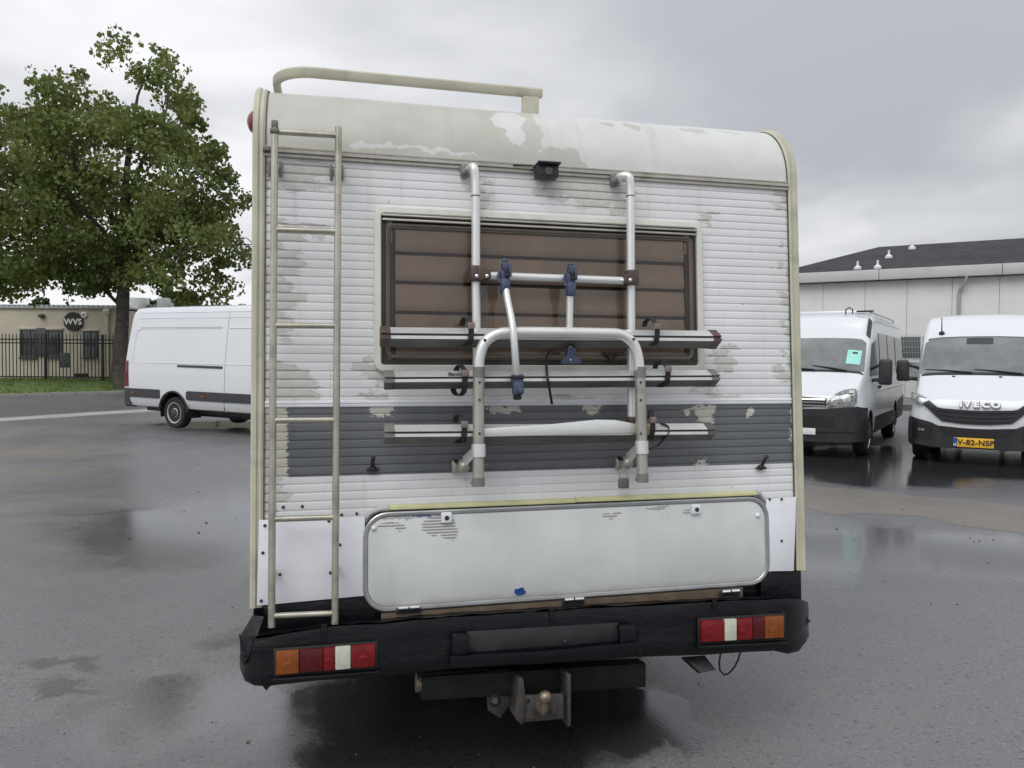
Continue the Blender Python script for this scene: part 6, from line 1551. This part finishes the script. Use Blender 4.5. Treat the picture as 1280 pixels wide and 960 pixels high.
mb = MB(); mb.tube(smooth([c + W(-0.015, 0.015, 0), c + W(-0.015, 0.045, 0), c + W(-0.006, 0.058, 0), c + W(0.006, 0.058, 0), c + W(0.015, 0.045, 0), c + W(0.015, 0.015, 0)], 4), 0.004, 8); mb.build('shackle', M['alu_dull'], pl)
# rails
def rail(x0, y0, x1, y1, h, w0, capm, flare=0.0):
    (u0, v0), (u1, v1) = uv(x0, y0, w0 + 0.04), uv(x1, y1, w0 + 0.04); h2 = h / 2
    prof = [(h2, 0.004), (h2 * 1.02, 0.016), (h2 * 0.30, 0.056), (h2 * 0.24, 0.056), (h2 * 0.22, 0.048), (h2 * 0.04, 0.048), (h2 * 0.02, 0.058), (-h2 * 0.32, 0.058), (-h2 * 0.36, 0.052), (-h2, 0.014), (-h2, 0.004)]
    mb = MB(); mb.rings([[W(u0, v0 + dv, w0 + dw) for dv, dw in prof], [W(u1, v1 + dv, w0 + dw) for dv, dw in prof]])
    r_ = mb.build('wheel_rail', M['alu'], rk, angle=15)
    mb = MB(); mb.prism([W(u0 + 0.004, v0 - h2 * 0.40, w0 + 0.0565), W(u1 - 0.004, v1 - h2 * 0.40, w0 + 0.0565), W(u1 - 0.004, v1 - h2 * 1.02, w0 + 0.022), W(u0 + 0.004, v0 - h2 * 1.02, w0 + 0.022)], W(0, -0.003, -0.001)); mb.build('rail_underside_shade', M['dark_alu'], r_)  # dark strip paints shade onto the rail's downward-tilted face
    mb = MB(); mb.prism([W(u0 + 0.004, v0 + h2 * 0.27, w0 + 0.0575), W(u1 - 0.004, v1 + h2 * 0.27, w0 + 0.0575), W(u1 - 0.004, v1 + h2 * 0.06, w0 + 0.0575), W(u0 + 0.004, v0 + h2 * 0.06, w0 + 0.0575)], W(0, 0, -0.004)); mb.build('rail_slot', M['ink'], r_)
    for u, v, s in ((u0, v0, -1), (u1, v1, 1)):
        mb = MB(); mb.rings([[W(u + s * -0.012, v + dv * 1.12, w0 + 0.03 + (dw - 0.03) * 1.12) for dv, dw in prof], [W(u + s * 0.022, v + dv * 1.12, w0 + 0.03 + (dw - 0.03) * 1.12) for dv, dw in prof], [W(u + s * 0.026, v + dv * 0.95, w0 + 0.03 + (dw - 0.03) * 0.95) for dv, dw in prof]]); mb.build('rail_end_cap', M[capm if isinstance(capm, str) else capm[0 if s < 0 else 1]], r_)
    return r_, (u0, v0, u1, v1)
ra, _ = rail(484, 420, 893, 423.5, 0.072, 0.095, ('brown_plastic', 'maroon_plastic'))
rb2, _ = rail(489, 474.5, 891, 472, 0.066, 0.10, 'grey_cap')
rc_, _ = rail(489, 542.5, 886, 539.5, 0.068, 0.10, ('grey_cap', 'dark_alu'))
# flat folded support lying along the lowest rail
mb = MB(); mb.prism([P(602, 536, 0.160), P(690, 530, 0.160), P(745, 524.5, 0.160), P(768, 525, 0.160), P(798, 530.5, 0.160), P(798, 541, 0.160), P(690, 544, 0.160), P(602, 546, 0.160)], W(0, 0, 0.008), 0.002); mb.build('support_strip', M['alu'], rk)
tm = text_mesh('rail_print', 'fiamma', 0.021, M['ink'], 0.0006, 0.0006, 1.2, 1.0, 0.3)
e_ = WR.to_4x4() @ Matrix.Rotation(radians(90), 4, 'X')
o = inst('rail_print', tm, rk); o.matrix_local = Matrix.Translation(P(571, 467.5, 0.1525)) @ WR.to_4x4() @ Matrix.Rotation(radians(90 - 38), 4, 'X')
# straps with buckles
def strap(x, yc, w0, loop, tail, flip=1):
    """loop: half-height in m; a band round the rail with its slack standing off"""
    u, v = uv(x, yc, w0 + 0.06); th = 0.0025
    pts = [W(u - flip * 0.022, v + loop * 1.15, w0 - 0.01), W(u - flip * 0.020, v + loop * 1.75, w0 + 0.0), W(u - flip * 0.010, v + loop * 2.05, w0 + 0.03), W(u, v + loop * 1.2, w0 + 0.058), W(u, v + loop * 0.6, w0 + 0.068), W(u, v, w0 + 0.067), W(u - 0.001, v - loop * 0.6, w0 + 0.064), W(u - 0.004, v - loop * 1.0 - tail * 0.5, w0 + 0.052), W(u - 0.016 * flip, v - loop * 1.0 - tail, w0 + 0.03), W(u - 0.034 * flip, v - loop * 0.9 - tail * 0.6, w0 + 0.012), W(u - 0.036 * flip, v - loop * 0.2, w0 - 0.002)]
    mb = MB(); mb.ribbon(smooth(pts, 5), (1, 0, 0), 0.022, th); s_ = mb.build('strap', M['strap_black'], rk)
    mb = MB(); mb.box(W(u, v + loop * 0.95, w0 + 0.071), (0.028, 0.014, 0.026), 0.004, WR); mb.build('buckle', M['buckle'], s_)
strap(588.5, 418, 0.095, 0.034, 0.008); strap(820.5, 418, 0.095, 0.034, 0.010, 1)
strap(581, 476, 0.10, 0.030, 0.026); strap(834, 470, 0.10, 0.030, 0.014, 1)
strap(580, 541, 0.10, 0.034, 0.006); strap(815, 535, 0.10, 0.034, 0.012, -1)
mb = MB(); c = P(808, 537, 0.15); mb.prism([c + W(-0.02, 0.03, 0), c + W(0.008, 0.012, 0), c + W(0.006, -0.02, 0), c + W(-0.02, -0.03, 0)], W(0, 0, 0.02), 0.004); mb.build('worn_rubber', mat('worn_rubber', (0.2, 0.15, 0.05), 0.6, var=0.4, vscale=30), rk)
mb = MB(); mb.ribbon(smooth([P(825, 529, 0.12), P(834, 534, 0.14), P(833, 545, 0.15), P(823, 556, 0.14), P(812, 561, 0.1)], 5), W(0, 0.2, 1), 0.03, 0.003); mb.build('rubber_band', M['strap_black'], rk)
# hook arms
def hook(px, py, ang, s=1.0, name='hook_clamp'):
    Rm = WR @ Matrix.Rotation(ang, 3, 'Y'); c = P(px, py, 0.12); A = lambda x, y, z: c + Rm @ Vector((x, y, z))
    mb = MB(); mb.box(A(0, 0, 0.0), (0.036, 0.042, 0.044), 0.006, Rm); mb.box(A(0.0, -0.01, 0.035), (0.026, 0.036, 0.034), 0.006, Rm); mb.box(A(0, -0.008, -0.042), (0.038, 0.04, 0.058), 0.010, Rm)
    mb.ball(A(0, -0.01, 0.058), 0.012); mb.box(A(0.018, -0.018, 0.02), (0.012, 0.02, 0.05), 0.003, Rm); mb.tube([A(-0.019, -0.005, -0.03), A(-0.024, 0.0, 0.0), A(-0.019, 0.0, 0.02)], 0.006, 6)
    h_ = mb.build(name, M['blue_plastic'], rk)
    mb = MB(); mb.box(A(0.002, -0.024, 0.012), (0.012, 0.012, 0.03), 0.002, Rm); mb.box(A(0.006, -0.027, -0.002), (0.02, 0.01, 0.010), 0.002, Rm); mb.build('clamp_slot', M['ink'], h_)
    return h_
hook(630.5, 345, 0.0); hook(712.5, 349, 0.0)
mb = MB(); mb.tube(smooth([P(632, 358, 0.125), P(634.5, 375, 0.16), P(639.5, 400, 0.205), P(642.5, 425, 0.222), P(644.5, 452, 0.215), P(646, 475, 0.19)], 5), 0.0145, 12); mb.build('hook_arm', M['alu'], rk)
mb = MB(); mb.tube([P(712.5, 366, 0.12), P(712, 400, 0.115), P(711.8, 436, 0.11)], 0.0145, 12); mb.build('hook_arm', M['alu'], rk)
def lower_hook(px, py, w, wide):
    c = P(px, py, w); A = lambda x, z, y: c + W(x, z, y); mb = MB()
    if wide:
        mb.prism([A(-0.018, 0.035, 0), A(0.018, 0.035, 0), A(0.02, 0.0, 0), A(0.042, -0.02, 0), A(0.04, -0.034, 0), A(-0.04, -0.034, 0), A(-0.042, -0.02, 0), A(-0.02, 0.0, 0)], W(0, 0, 0.03), 0.005)
    else:
        mb.box(A(0, 0.030, 0), (0.042, 0.044, 0.034), 0.006, WR); mb.box(A(0.0, -0.008, 0.008), (0.040, 0.044, 0.05), 0.008, WR); mb.box(A(0.006, -0.018, 0.034), (0.024, 0.01, 0.020), 0.006, WR)
    h_ = mb.build('hook_clamp', M['blue_plastic'], rk)
    if not wide:
        mb = MB(); mb.box(A(0, 0.034, 0.003), (0.046, 0.047, 0.014), 0.003, WR); mb.build('clamp_band', M['ink'], h_)
        mb = MB(); mb.box(A(0.0, -0.042, 0.0), (0.03, 0.03, 0.02), 0.006, WR); mb.build('clamp_tip', M['ink'], h_)
    else:
        mb = MB(); mb.ball(A(-0.006, -0.018, 0.031), 0.004, u=8, v=6); mb.build('rivet', M['chrome'], h_)
lower_hook(646.5, 483, 0.19, False); lower_hook(712, 445, 0.11, True)
mb = MB(); mb.ribbon(smooth([P(706, 437, 0.10), P(694, 435, 0.09), P(685, 442, 0.08), P(683, 452, 0.085), P(683.5, 466, 0.165), P(686, 482, 0.17), P(690, 505, 0.04)], 5), W(1, 0, 0), 0.011, 0.003); mb.build('dangling_strap', M['strap_black'], rk)
